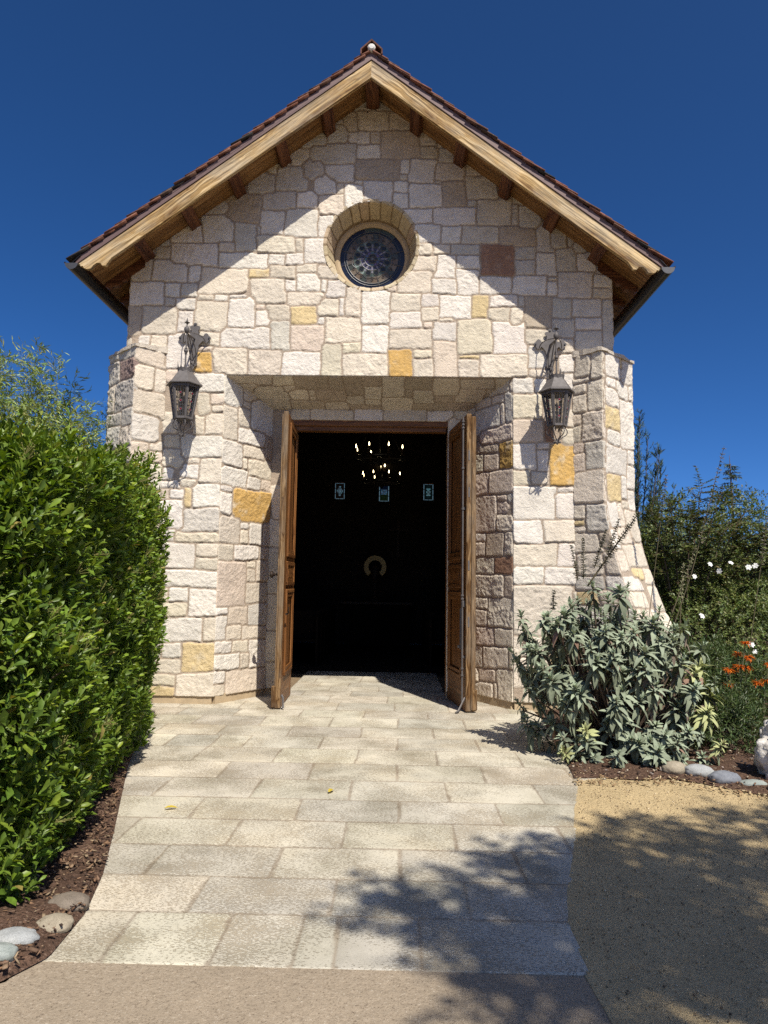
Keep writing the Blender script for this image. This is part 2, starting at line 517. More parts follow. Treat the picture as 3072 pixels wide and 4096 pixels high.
    bv = np.unique(be); m = -np.ones(nu * nv, dtype=np.int64); m[bv] = nu * nv + np.arange(len(bv))
    XB = P(U[bv], V[bv], np.full(len(bv), -skirt))
    Q2 = np.stack([be[:, 1], be[:, 0], m[be[:, 0]], m[be[:, 1]]], 1)
    Vx = np.concatenate([X, XB]); Cx = np.concatenate([Cc, Cc[bv]])
    Fx = np.concatenate([Q, Q2])
    used = np.unique(Fx); mp = -np.ones(len(Vx), dtype=np.int64); mp[used] = np.arange(len(used))
    return make_mesh(name, Vx[used], mp[Fx].astype(np.int32), mat, parent, col=np.clip(Cx[used], 0, 1), smooth=True)

def frame_map(o, u, v, n):
    o, u, v, n = (np.asarray(a, float) for a in (o, u, v, n))
    return lambda U, V, Hh: o + U[:, None] * u + V[:, None] * v + Hh[:, None] * n
ST = {
'front': '''-25 767 -5 780 g;6 767 20 780 g;-37 738 -21 763 c;-19 740 19 765 c;22 740 49 761 c;-48 749 -39 754 g;-60 720 -34 746 g;-31 720 -5 736 w;-2 722 9 736 c;12 701 60 738 t;63 718 82 733 c;85 716 93 721 c;-91 714 -60 733 g;-81 692 -22 721 g;-19 700 9 718 w;63 700 84 716 c;87 695 108 713 g;-107 690 -83 711 c;-21 672 34 697 t;38 680 47 696 w;38 671 45 678 c;49 669 81 697 w;84 671 120 692 c;124 677 141 691 c;-117 689 -106 697 g;-126 655 -87 688 g;-93 673 -63 699 g;-60 667 -24 691 w;-20 665 -13 668 c;-9 641 26 669 w;30 655 45 669 w;50 634 90 664 w;83 667 90 669 c;93 636 121 669 t;123 645 160 675 c;-137 675 -123 691 c;-159 650 -126 681 g;-85 652 -64 671 w;-73 651 -47 678 w;-45 651 -37 663 c;-35 632 -11 662 w;29 633 47 652 w;-158 636 -139 647 g;-139 629 -99 653 g;-97 632 -71 652 w;-67 623 -37 649 c;42 613 77 631 w;81 610 134 632 w;125 634 134 642 g;-141 596 -113 627 w;-110 593 -70 629 w;-67 593 -50 621 w;58 586 89 610 w;92 585 115 606 w;118 586 163 607 c;-148 570 -98 594 c;-97 574 -88 590 c;-85 560 -59 589 w;62 570 79 586 c;80 571 102 583 c;104 571 139 582 g;-218 622 -180 642 g;-190 612 -145 650 t;-159 636 -141 646 g;-181 619 -173 627 g;-176 612 -165 620 g;-261 584 -219 607 w;-217 585 -180 621 w;-175 572 -148 610 g;-158 607 -143 618 g;-146 596 -143 605 g;-275 578 -260 588 g;-286 562 -259 578 c;-258 551 -198 581 w;-196 571 -176 584 c;-195 549 -133 569 w;-131 554 -111 568 w;-109 555 -87 571 w;-305 532 -283 567 c;-280 531 -236 559 w;-234 532 -217 554 w;-220 515 -158 549 c;-156 537 -130 549 y;-129 536 -96 553 c;-94 546 -70 555 c;-68 537 -43 552 c;-309 500 -265 530 w;-262 510 -244 529 w;-242 511 -221 528 g;-262 498 -250 509 g;-248 494 -224 509 w;-222 466 -182 505 c;-220 507 -202 513 c;-200 505 -183 514 w;-180 470 -147 508 w;-181 510 -160 515 w;-150 504 -108 535 c;-109 520 -95 534 w;-94 520 -64 543 w;-63 519 -57 537 w;-54 512 -29 534 w;-104 501 -61 517 c;-66 487 -39 508 c;-38 489 -32 511 w;-30 487 -12 525 c;-146 495 -135 500 p;-131 483 -102 500 c;-144 475 -128 494 w;-99 476 -68 498 y;-67 476 -58 483 w;-309 461 -292 495 t;-292 462 -247 497 c;-292 449 -279 459 w;-277 445 -259 460 c;-244 465 -226 490 w;-256 417 -227 461 w;-215 447 -191 464 c;-189 444 -126 471 w;-126 441 -102 477 g;-98 442 -58 474 p;-221 439 -199 445 p;-223 414 -199 439 o;-198 411 -154 444 c;-152 411 -112 442 c;-110 411 -61 439 w;-255 400 -241 415 p;-222 387 -188 412 w;-212 356 -199 384 c;-200 370 -188 384 p;-196 360 -189 370 c;-216 332 -204 356 c;-204 331 -187 359 c;-256 342 -247 384 c;-257 332 -241 358 c;-254 313 -235 331 c;-235 303 -188 330 w;-255 290 -231 313 c;-224 295 -211 301 c;-232 277 -211 293 w;-208 271 -187 300 c;-256 273 -245 287 w;-233 266 -214 275 c;-257 263 -233 270 w;-258 250 -246 262 p;-245 251 -228 261 w;-226 241 -218 264 y;-217 240 -187 269 w;-266 247 -258 264 w;-255 214 -227 247 w;-228 210 -186 238 g;-248 197 -238 211 w;-236 196 -187 208 y2;-256 163 -211 195 w;-210 179 -187 195 c;-210 163 -187 177 c;-271 162 -257 195 w;-248 140 -187 161 w;-270 142 -250 159 c;-251 124 -243 139 c;-240 123 -217 140 w;-216 105 -186 138 w;-253 106 -219 121 y2;-271 105 -254 122 c;-256 74 -197 102 w;-197 75 -187 103 c;-257 55 -247 73 w;-245 55 -222 72 w;-221 39 -188 73 y;-260 37 -222 53 c;-259 22 -229 35 y2;-227 4 -189 35 c;-258 4 -229 20 y;-9 479 25 519 w;27 496 64 517 c;66 502 87 516 w;90 486 129 514 w;131 486 151 516 y;80 518 110 536 w;23 521 33 530 p;140 518 179 540 w;153 502 188 516 w;26 472 66 492 w;67 482 88 498 c;70 472 81 479 p;90 481 105 485 c;82 456 110 479 w;113 439 155 484 y2;151 484 178 499 c;180 475 195 499 c;158 441 198 481 w;-55 454 -11 485 c;-9 439 23 474 w;26 445 79 470 c;-98 442 -58 472 p;-34 439 -11 452 y2;-60 411 -35 450 y2;-34 410 24 438 c;25 410 54 445 o;57 434 79 444 y2;57 410 82 432 c;83 409 111 453 p;115 433 139 437 y;114 409 140 432 c;141 409 201 438 c;195 453 213 470 c;142 542 183 584 r;186 565 211 579 g;186 544 211 562 g;212 544 236 572 w;240 550 263 579 g;265 550 288 574 w;289 546 308 566 g;56 549 85 568 c;86 539 109 569 w;112 552 139 568 w;112 518 138 550 w;79 518 109 537 w;35 519 78 548 c;183 517 225 542 w;241 513 282 547 w;225 517 237 535 w;226 537 236 540 c;286 528 308 544 w;285 513 307 526 c;198 474 230 514 t;233 487 255 512 g;258 490 293 512 w;296 449 307 511 g;262 472 294 487 w;232 465 259 486 g;261 447 295 471 g;190 502 197 513 g;183 638 197 649 g;182 610 189 638 g;190 606 218 635 g;137 610 179 643 c;213 575 235 611 g;229 579 252 607 g;253 583 261 595 g;260 574 276 588 g;166 583 212 607 t;196 453 229 471 c;202 420 224 449 w;240 442 258 457 c;242 416 259 439 w;204 410 230 420 c;243 393 259 415 w;191 388 207 408 w;210 391 222 405 w;192 356 219 387 y2;220 358 232 387 c;192 327 220 355 p;220 327 230 354 r;246 324 258 344 c;249 346 258 367 c;192 292 210 324 w;213 318 226 325 w;212 291 225 316 w;228 273 258 323 o;191 274 203 291 y2;205 275 226 289 c;193 230 236 271 w;238 266 257 270 w;232 232 258 263 w;194 200 217 229 w;220 203 258 230 c;194 173 235 200 c;238 172 259 200 w;195 150 219 172 w;221 151 259 172 w;195 90 254 149 c;195 64 225 88 c;195 30 225 61 c;196 7 222 26 c''',
'splL': '''-2 372 32 414 w;34 385 58 401 c;35 374 46 383 c;50 346 91 390 w;-4 328 25 370 c;26 346 47 375 c;26 325 77 349 w;79 313 93 344 t;-2 293 35 327 w;37 309 77 329 c;37 293 44 309 c;47 286 96 310 c;-3 268 45 294 w;46 267 72 286 w;73 270 94 285 p;-3 261 19 268 w;-2 230 19 259 w;24 227 93 268 o;-2 197 35 232 c;37 217 54 224 w;38 197 51 214 c;53 197 78 225 w;79 197 94 226 c;-2 175 26 194 c;28 176 71 195 w;73 179 91 195 c;-1 118 50 172 p;50 166 67 174 c;51 149 65 164 c;68 149 89 176 c;50 122 90 147 c;-2 107 20 116 w;21 94 56 116 p;56 92 89 119 w;-2 76 19 106 w;18 76 44 93 c;47 75 88 90 c;-5 61 29 75 w;30 60 57 73 c;61 38 88 73 w;-4 40 44 59 w;45 39 60 56 c;-5 24 18 40 w;20 2 88 37 p;-6 4 19 23 c''',
'splR': '''-10 350 14 393 g;-11 391 5 402 c;16 350 37 386 c;24 349 73 379 g;16 351 24 379 c;-10 330 63 353 p;28 319 72 332 t;-11 295 25 329 o2;58 297 73 321 y2;27 296 56 318 p;47 266 73 294 p;-10 264 45 294 p;33 217 73 264 p;11 255 29 262 p;-12 237 10 263 g;8 239 29 254 p;-11 216 29 237 c;53 206 74 215 w;17 185 51 214 t;-12 186 16 214 c;54 186 74 203 p;36 163 71 184 c;-11 163 34 184 r;19 134 75 161 c;-13 135 15 161 t;48 120 74 133 c;52 98 74 117 p;-13 97 47 132 c;36 73 71 95 p;-12 74 34 96 c;59 45 74 70 c;10 46 56 71 c;-15 48 8 72 c;36 29 67 43 p;-18 7 30 46 c;39 5 73 25 c;67 25 74 39 c;31 8 36 26 c''',
'soff': '''-181 0 -124 18 c;-123 2 -96 23 c;-166 22 -148 42 c;-146 24 -124 36 c;-154 29 -108 83 c;-111 23 -96 37 c;-93 1 -53 31 t;-50 3 -33 32 t;-104 32 -81 57 c;-79 34 -72 47 c;-79 48 -71 58 c;-70 35 -31 59 t;-30 2 -8 45 t;-8 2 16 22 t;-109 59 -61 83 t;-60 64 -28 85 c;-30 48 -8 67 c;-6 24 15 54 c;-27 70 -1 83 t;-5 56 14 67 c;1 71 15 83 t;18 4 46 46 c;47 5 80 29 t;48 31 57 48 t;17 51 57 84 c;59 33 85 60 c;84 6 116 44 c;87 44 112 58 t;58 65 102 84 t;104 63 146 83 t;116 30 151 59 c;118 7 161 26 c;151 28 162 37 c;152 40 163 55 p;162 6 187 33 c''',
'back': '''-105 371 -83 382 c;-81 371 -23 382 c;-21 371 17 383 w;19 371 76 383 c;79 370 114 382 w;116 369 134 382 c;-130 233 -118 276 c;-132 196 -119 231 c;-132 133 -118 194 c;-133 85 -119 131 c;-134 45 -120 82 c;-134 -2 -119 42 c''',
'bRs': '''5 407 24 433 c;26 403 43 435 c;4 401 23 407 c;4 387 18 399 c;22 364 43 400 c;3 364 18 386 c;12 326 41 362 c;2 349 10 362 p;3 327 10 347 c;3 313 14 325 p;17 290 42 325 g;4 289 16 311 p;4 249 41 289 c;3 231 14 249 c;16 214 41 249 g;4 223 13 230 y;4 215 16 222 c;4 190 27 213 c;29 197 45 213 t;5 165 27 188 c;28 165 50 187 c''',
'bRe': '''10 407 41 440 w;43 424 47 442 y;48 404 77 443 w;11 393 32 405 w;33 384 61 405 w;65 386 79 405 w;9 370 40 392 w;8 341 40 368 y;43 321 78 383 w;11 322 38 341 w;8 287 56 321 w;60 302 74 321 w;9 253 39 286 y;41 257 55 286 w;55 271 75 301 w;8 223 28 251 w;31 225 40 250 c;42 246 56 256 c;58 244 77 270 w;23 174 73 200 c;47 204 88 245 c;73 194 98 204 w;74 174 97 193 c;29 160 55 171 y;55 151 110 172 c;54 122 104 151 c;91 121 139 151 w;56 102 115 120 c;18 201 53 220 c''',
'bLs': '''2 413 37 441 p;37 420 40 435 p;3 381 26 416 c;26 382 40 415 c;3 353 39 384 c;3 318 32 353 w;23 337 40 354 c;3 293 23 319 p;24 309 37 320 c;24 293 40 308 p;4 276 39 294 c;4 261 39 274 w''',
'bLe': '''-2 425 70 447 g;-1 397 33 428 g;32 397 74 425 r2;-1 362 21 398 c;22 361 76 398 g;3 343 45 358 g;44 342 77 360 g;6 313 43 341 g''',
}
# ------------------------------------------------------------------ camera
CAMLOC = Vector((.39, -8.75, 1.5))
yaw, pitch, roll = (math.radians(a) for a in (1.0727, 5.6745, .9))
f_ = Vector((-math.sin(yaw) * math.cos(pitch), math.cos(yaw) * math.cos(pitch), math.sin(pitch)))
r_ = Vector((math.cos(yaw), math.sin(yaw), 0)); u_ = r_.cross(f_)
rr = r_ * math.cos(roll) + u_ * math.sin(roll); uu = -r_ * math.sin(roll) + u_ * math.cos(roll)
cam = bpy.data.cameras.new('camera'); co_ = bpy.data.objects.new('camera', cam); COL.objects.link(co_)
mw = Matrix((rr, uu, -f_)).transposed().to_4x4(); mw.translation = CAMLOC; co_.matrix_world = mw
cam.sensor_fit = 'HORIZONTAL'; cam.sensor_width = 36.; cam.lens = 2840 / 3072 * 36
cam.clip_start = .05; cam.clip_end = 3000
SC.camera = co_

# ------------------------------------------------------------------ light
EL, AZ = math.radians(53), math.radians(23.5)         # sun behind the viewer's right shoulder
SUN_E, SKY_S, EXPO = 4.8, .115, .46
sd = Vector((math.sin(AZ) * math.cos(EL), -math.cos(AZ) * math.cos(EL), math.sin(EL)))
sun = bpy.data.lights.new('sun', 'SUN'); sun.energy = SUN_E; sun.angle = math.radians(.53); sun.color = (1, .94, .835)
so = bpy.data.objects.new('sun', sun); COL.objects.link(so); so.rotation_euler = sd.to_track_quat('Z', 'Y').to_euler()
so.location = (6, -14, 14)
W = bpy.data.worlds.new('World'); SC.world = W; W.use_nodes = True
wn = W.node_tree; sky = wn.nodes.new('ShaderNodeTexSky'); sky.sky_type = 'NISHITA'; sky.sun_disc = False
sky.sun_elevation = EL; sky.sun_rotation = math.atan2(sd.x, sd.y); sky.altitude = 300; sky.air_density = .41; sky.dust_density = 1.5; sky.ozone_density = 10
bg = wn.nodes['Background']; bg.inputs['Strength'].default_value = SKY_S
hs_sky = wn.nodes.new('ShaderNodeHueSaturation'); hs_sky.inputs['Saturation'].default_value = 1.14
wn.links.new(sky.outputs[0], hs_sky.inputs['Color']); wn.links.new(hs_sky.outputs[0], bg.inputs['Color'])
SC.view_settings.view_transform = 'Standard'; SC.view_settings.look = 'None'; SC.view_settings.exposure = EXPO; SC.view_settings.gamma = 1
SC.view_settings.use_curve_mapping = False
SC.cycles.max_bounces = 8; SC.cycles.transparent_max_bounces = 16; SC.cycles.sample_clamp_indirect = 6
SC.cycles.use_denoising = False

# ------------------------------------------------------------------ chapel
chapel = thing('chapel', (0, 0, 0), 'pale stone chapel with gabled tile roof, diagonal buttresses and open wooden doors', 'chapel')
S2 = 2 ** -.5
RES = .0105
ZS = 7.85; SL = .755                                 # soffit plane z = ZS - SL|x|
rsx = np.random.RandomState(3)

# front wall
WC = (.01, 5.82); WR = .58
B = parse_boxes(ST['front'])
def tidy(b):
    a, z0, c, z1, k = b
    if z0 < 4.0:
        if 1.78 < a < 1.96: a = 1.832
        if -1.96 < c < -1.78: c = -1.832
    if 4.0 < z0 < 4.16 and z1 > 4.12: z0 = 4.098
    return (a, z0, c, z1, k)
B = [tidy(b) for b in B]
for s in (-1, 1):                                    # hidden bottom behind hedge and shrub
    lo, hi = ((-3.08, -1.82) if s < 0 else (1.82, 3.08))
    B2 = fill_boxes([b for b in B if b[2] > lo - .3 and b[0] < hi + .3 and b[1] < 3.2], lo, hi, .05, 2.9, rsx)
    B += [b for b in B2 if b not in B]
def keep_front(U, V):
    k = V < ZS - SL * np.abs(U) + .04
    k &= ~((np.abs(U) < 1.82 + .0) & (V < 4.09))
    k &= np.hypot(U - WC[0], V - WC[1]) > WR - .002
    k &= ~((np.abs(U) > 2.6) & (V < 4.25))
    return k
def snap_front(U, V):
    d = np.hypot(U - WC[0], V - WC[1]); a = np.arctan2(V - WC[1], U - WC[0])
    m = np.abs(d - WR) < .008
    r = WR + .008 * np.sin(a * 7) + .005 * np.sin(a * 17 + 1)
    m2 = (d < r + .009) & (d > WR - .016)
    U = np.where(m2, WC[0] + r * np.cos(a), U); V = np.where(m2, WC[1] + r * np.sin(a), V)
    return U, V
relief('front_wall', frame_map((0, 0, 0), (1, 0, 0), (0, 0, 1), (0, -1, 0)), -3.08, 3.08, .09, 7.87, RES, B, M['stone'], chapel, 5, keep_front, snap=snap_front)

# door recess: two splayed sides, soffit, back band
ln = math.hypot(.49, .77); su = np.array((.49, .77, 0)) / ln
def flush(B, u0, u1, tol=.10):
    return [((u0 + .008 if b[0] < u0 + tol else b[0]), b[1], (u1 - .008 if b[2] > u1 - tol else b[2]), b[3], b[4]) for b in B]
Bl = flush(parse_boxes(ST['splL']), 0, ln); Bl = fill_boxes(Bl, 0, ln, .08, 4.1, rsx)
relief('door_reveal', frame_map((-1.82, 0, 0), su, (0, 0, 1), (su[1], -su[0], 0)), .008, ln, .09, 4.09, RES, Bl, M['stone'], chapel, 15)
Br = flush(parse_boxes(ST['splR']), 0, ln); Br = fill_boxes(Br, 0, ln, .08, 4.1, rsx)
sr = np.array((-su[0], su[1], 0))
relief('door_reveal', frame_map((1.82, 0, 0), sr, (0, 0, 1), (-su[1], -su[0], 0)), .008, ln, .09, 4.09, RES, [(b[0], b[1], b[2], b[3], tuple(min(.74, q * 1.10) for q in SCOL[b[4]])) for b in Br], M['stone'], chapel, 25, hs=.8)  # stone colours lifted on this side to make up for weak grazing light
lv = math.hypot(.77, .24)
Bs = parse_boxes(ST['soff'])
relief('recess_soffit', frame_map((0, 0, 4.09), (1, 0, 0), (0, .77 / lv, -.24 / lv), (0, -.24 / lv, -.77 / lv)), -1.82, 1.82, .01, lv, RES, Bs, M['stone'], chapel, 35,
       keep=lambda U, V: np.abs(U) < 1.83 - .49 * V / lv, hs=.55)
Bb = parse_boxes(ST['back'])
for y in np.arange(.09, 3.6, .37):
    Bb.append((1.05, y, 1.35, y + .34, 'wcc'[int(y * 7) % 3]))
relief('door_surround', frame_map((0, .77, 0), (1, 0, 0), (0, 0, 1), (0, -1, 0)), -1.36, 1.36, .09, 3.9, RES, Bb, M['stone'], chapel, 45,
       keep=lambda U, V: ~((np.abs(U) < 1.06) & (V < 3.70)), hs=.7)

# diagonal buttresses
def ev(z): return np.clip((2.6 - z) / 2.6, 0, 1) ** 1.6
CAPZ = 4.36
for s in (-1, 1):
    bt = bpy.data.objects.new('buttress', None); COL.objects.link(bt); bt.parent = chapel; bt.empty_display_size = .2
    ax = np.array((s * S2, -S2, 0)); tr = np.array((S2, s * S2, 0))      # outward axis, left-to-right along the end face
    ws = np.array((s * 2.57, 0, 0)); L0 = .41
    if s > 0:
        kside, kend = 'bRs', 'bRe'
        Ps = lambda U, V, Hh, ws=ws, ax=ax, tr=tr: ws + ax * (U * (L0 + ev(V)) / L0)[:, None] + np.array((0, 0, 1)) * V[:, None] - tr * Hh[:, None]
        cor = ws + ax * L0
        Pe = lambda U, V, Hh, cor=cor, ax=ax, tr=tr: cor + ax * (ev(V) + Hh)[:, None] + tr * U[:, None] + np.array((0, 0, 1)) * V[:, None]
    else:
        kside, kend = 'bLs', 'bLe'
        Ps = lambda U, V, Hh, ws=ws, ax=ax, tr=tr: ws + ax * ((L0 - U) * (L0 + ev(V)) / L0)[:, None] + np.array((0, 0, 1)) * V[:, None] + tr * Hh[:, None]
        cor = ws + ax * L0 - tr * .75
        Pe = lambda U, V, Hh, cor=cor, ax=ax, tr=tr: cor + ax * (ev(V) + Hh)[:, None] + tr * U[:, None] + np.array((0, 0, 1)) * V[:, None]
    b1 = fill_boxes(flush(parse_boxes(ST[kside]), 0, L0, .05), 0, L0, .05, CAPZ, rsx, (.12, .28))
    b2 = fill_boxes(flush(parse_boxes(ST[kend]), 0, .75, .06), 0, .75, .05, CAPZ, rsx, (.14, .4))
    rough = 1.5 if s < 0 else 1.1
    relief('side_face', Ps, 0.0, L0, .05, CAPZ, RES, b1, M['stone'], bt, 55 + s, hs=1.)
    relief('end_face', Pe, 0.0, .75, .05, CAPZ, RES, b2, M['stone'], bt, 65 + s, hs=1.3 if s < 0 else 1., rough_amp=rough)
    # far side of the buttress, seen only from beside
    fs0 = ws + ax * L0 + (tr * .75 if s > 0 else -tr * .75)
    sg = 1 if s > 0 else -1
    Pf = lambda U, V, Hh, fs0=fs0, ax=ax, tr=tr, sg=sg: fs0 + ax * (-U + ev(V) * (1 - U / .8))[:, None] + np.array((0, 0, 1)) * V[:, None] + sg * tr * Hh[:, None]
    relief('far_face', Pf, 0., .8, .05, CAPZ, .03, courses(0, .8, .05, CAPZ, rsx), M['stone'], bt, 75 + s)
    # thin flagstone cap
    c4 = [ws - ax * .25 - tr * sg * .01, ws + ax * (L0 + .025) - tr * sg * .02, ws + ax * (L0 + .025) + tr * sg * .775, ws - ax * .4 + tr * sg * .775]
    mb = MB(); mb.col = (.52, .46, .38)
    nseg = 10; top = []; bot = []
    ring = []
    for i in range(4):
        p, q = c4[i], c4[(i + 1) % 4]
        for k in range(nseg):
            pt = p + (q - p) * k / nseg
            out = np.array((rsx.normal(0, .008), rsx.normal(0, .008), 0)) if i in (0, 1) or True else 0
            ring.append(pt + out)
    n = len(ring)
    zt = [CAPZ + .028 + rsx.normal(0, .006) + .05 * max(0, 1 - abs(((p - ws) @ ax)) / .5) for p in ring]
    zb = [CAPZ - .004 + rsx.normal(0, .004) for p in ring]
    ctr = sum(ring) / n
    vs = [(p[0], p[1], z) for p, z in zip(ring, zt)] + [(p[0], p[1], z) for p, z in zip(ring, zb)] + [(ctr[0], ctr[1], CAPZ + .10), (ctr[0], ctr[1], CAPZ - .01)]
    fs = [(i, (i + 1) % n, n + (i + 1) % n, n + i) for i in range(n)] + [(i, (i + 1) % n, 2 * n) for i in range(n)] + [((i + 1) % n + n, i + n, 2 * n + 1) for i in range(n)]
    mb.add(vs, fs); mb.build('cap_stone', M['stone'], bt)

# plinth strip under the stones
pl = [(-2.6, .012), (-1.835, .012), (-1.345, .785), (-1.06, .785)]
for s in (-1, 1):
    mb = MB()
    for (a, b) in zip(pl[:-1], pl[1:]):
        a2, b2 = (a[0] * -s, a[1]), (b[0] * -s, b[1])
        mb.bar((a2[0], a2[1] + .05, .045), (b2[0], b2[1] + .05, .045), .1, .13)
    mb.build('plinth', M['plinth'], chapel)

# side walls (only seen from beside) and upper corner returns
for s in (-1, 1):
    Bw = courses(0, 10.5, .05, 5.6, rsx)
    relief('side_wall', frame_map((s * 3.08, 0, 0), (0, 1, 0), (0, 0, 1), (s, 0, 0)), 0, 10.5, .05, 5.55, .03, Bw, M['stone'], chapel, 85 + s)

# ---------------- roof
OY = -.68; YB = 10.4; EX = 3.44
def roofz(x): return ZS - SL * abs(x)
cs = 1 / math.hypot(1, SL); sn = SL * cs
for s in (-1, 1):
    # boards of the soffit, running down the slope's width, one mesh
    mb = MB(); y = OY + .055; k = 0
    while y < 9.9:
        w = .135
        a = Vector((s * .02, y + w / 2, roofz(.02) + .012)); b = Vector((s * EX, y + w / 2, roofz(EX) + .012))
        mb.bar(a, b, w - .004, .022, (0, 0, 1)); y += w
    mb.build('soffit_boards', M['soffit'], chapel)
    # bargeboard with a scalloped foot
    prof = [(0, ZS - .012), (3.455, ZS - .012 - SL * 3.455)]
    xe, ze = 3.455, ZS - .012 - SL * 3.455
    foot = [(3.445, ze - .035), (3.40, ze - .028), (3.385, ze - .055), (3.35, ze - .066), (3.30, ze - .058), (3.275, ze - .018), (3.235, ze + .012), (3.19, ze + .01), (3.165, ze - .022), (3.125, ze - .02), (3.10, ze + .02)]
    x2 = 3.06
    prof += foot + [(x2, ZS - .232 - SL * x2), (0, ZS - .232)]
    if s < 0: prof = [(-x, z) for x, z in prof]
    mb = MB()
    ro = random.uniform(0, 5)
    mb.prism(prof, OY, OY + .05, lcf=lambda x, y, z, s=s, ro=ro: (abs(x) * cs + (ZS - z) * sn + ro, abs(x) * sn - (ZS - z) * cs, y))
    mb.build('bargeboard', M['timber'], chapel)
    # brown metal flashing above the board, stepped under each tile course
    mb = MB(); mb.col = (.15, .1, .09)
    fl = [(0, ZS + .09)]
    G = .168; nc = int(math.hypot(EX + .07, (EX + .07) * SL) / G)
    for k in range(1, nc + 1):
        x = k * G * cs
        fl += [(x - .012, ZS + .088 - SL * x), (x, ZS + .066 - SL * x)]
    xe = EX + .045; fl += [(xe, ZS + .075 - SL * xe), (xe, ZS - .006 - SL * xe), (0, ZS - .006)]
    if s < 0: fl = [(-x, z) for x, z in fl]
    mb.prism(fl, OY - .012, OY + .0); mb.build('verge_flashing', M['bronze'], chapel)
    # deck
    mb = MB(); mb.prism([(0, ZS + .065), (s * EX, ZS + .065 - SL * EX), (s * EX, ZS + .027 - SL * EX), (0, ZS + .027)], OY + .002, YB)
    mb.build('roof_deck', M['dark_wood'], chapel)
    # clay tiles
    VV, FF, CC = [], [], []
    cube = np.array([(x, y, z) for x in (0, 1) for y in (0, 1) for z in (0, 1)], float)
    cf = np.array([(0, 1, 3, 2), (4, 6, 7, 5), (0, 4, 5, 1), (2, 3, 7, 6), (0, 2, 6, 4), (1, 5, 7, 3)])
    dn = np.array((s * cs, 0, -sn)); up = np.array((s * sn, 0, cs))
    ncr = nc + 1
    for k in range(ncr):
        d0 = k * G + .02
        y = OY - .045 + (.0 if k % 2 == 0 else -.085); first = True
        while y < YB:
            w = .17 if not (first and k % 2) else .17
            c = np.array([(.17, .072, .047), (.19, .085, .057), (.13, .06, .043), (.085, .055, .043), (.115, .062, .045), (.042, .036, .033)][rsx.choice(6, p=[.27, .22, .2, .12, .12, .07])]) * rsx.uniform(.85, 1.15)
            y0 = max(y, OY - .045) + rsx.normal(0, .004) * (1 if first else .3)
            jit = rsx.normal(0, .006); lift = rsx.normal(0, .003)
            tl = .30; th = .017
            # tile tilts: tail rides on the course below
            b0 = np.array((0, y0, ZS + .066)) + dn * (d0 - .10 + jit) + up * .008
            tv_ = dn * tl + up * (.030 + lift)
            tn = np.cross(np.array((0, 1, 0)), tv_); tn = tn / np.linalg.norm(tn); tn = tn if tn[2] > 0 else -tn
            pts = b0 + cube[:, :1] * tv_ + cube[:, 1:2] * np.array((0, max(.03, y + w - y0 - .004), 0)) + cube[:, 2:3] * tn * th
            if d0 - .10 + tl > math.hypot(1, SL) * (EX + .11): pts = pts - dn * (d0 - .10 + tl - math.hypot(1, SL) * (EX + .11))
            FF.append(cf + len(VV) * 8); VV.append(pts); CC.append(np.tile(c, (8, 1)))
            y += w; first = False
    make_mesh('roof_tiles', np.concatenate(VV), np.concatenate(FF).astype(np.int32), M['tile'], chapel, col=np.concatenate(CC))
    # half round gutter
    gx, gz, gr = s * 3.505, 5.205, .078
    gp = []
    for k in range(13):
        a = PI + PI * k / 12; gp.append((math.cos(a) * gr, math.sin(a) * gr))
    gi = [(x * .95, z * .95) for x, z in gp[::-1]]
    mb = MB(); mb.prism([(gx + x, gz + z) for x, z in gp + gi], OY - .07, YB)
    mb.tube([(gx + s * gr, OY - .07, gz + .004), (gx + s * gr, YB, gz + .004)], .011, 8)
    gut = mb.build('gutter', M['gutter'], chapel, True)
    mb = MB(); mb.prism([(gx + x * .99, gz + z * .99) for x, z in gp], OY - .074, OY - .069)
    mb.build('gutter_end', M['gutter_end'], gut)
    for yb in (OY - .02, 1.2, 2.6, 4., 5.4):
        mb = MB()
        mb.bar((gx + s * .02, yb, gz + .012), (s * 3.42, yb, roofz(3.42) + .06), .02, .006)
        mb.bar((gx - gr, yb, gz + .004), (gx + gr, yb, gz + .004), .02, .006)
        mb.build('gutter_strap', M['gutter'], gut)
    # carved rafter tails along the eaves
    for k in range(9):
        y = .16 + k * .62 - .30
        if k == 0: y = -.02
        z0 = lambda x: roofz(x) - .004
        pr = [(2.9, z0(2.9)), (3.40, z0(3.40)), (3.40, z0(3.40) - .05), (3.37, z0(3.37) - .09), (3.32, z0(3.32) - .085), (3.29, z0(3.29) - .12), (3.24, z0(3.24) - .15), (3.19, z0(3.19) - .125), (3.14, z0(3.14) - .15), (2.9, z0(2.9) - .16)]
        mb = MB(); mb.prism([(s * x, z) for x, z in pr], y, y + .09, lcf=lambda x, y, z: (x, z, y))
        mb.build('rafter_tail', M['purlin'], chapel)
# purlins carried out under the soffit
for k in range(-5, 6):
    x = k * .572; zc = roofz(x) - .045
    if k == 0: zc = ZS - .085
    nv = Vector((0, 0, 1)) if k == 0 else Vector((math.copysign(sn, k), 0, cs))
    yv = Vector((0, 1, 0)); xv = yv.cross(nv)
    mb = MB(); mb.box((x, -.1, zc), (1.04, .15 if k else .17, .115 if k else .17), (yv, xv, nv), .004)
    mb.build('purlin', M['purlin'], chapel)
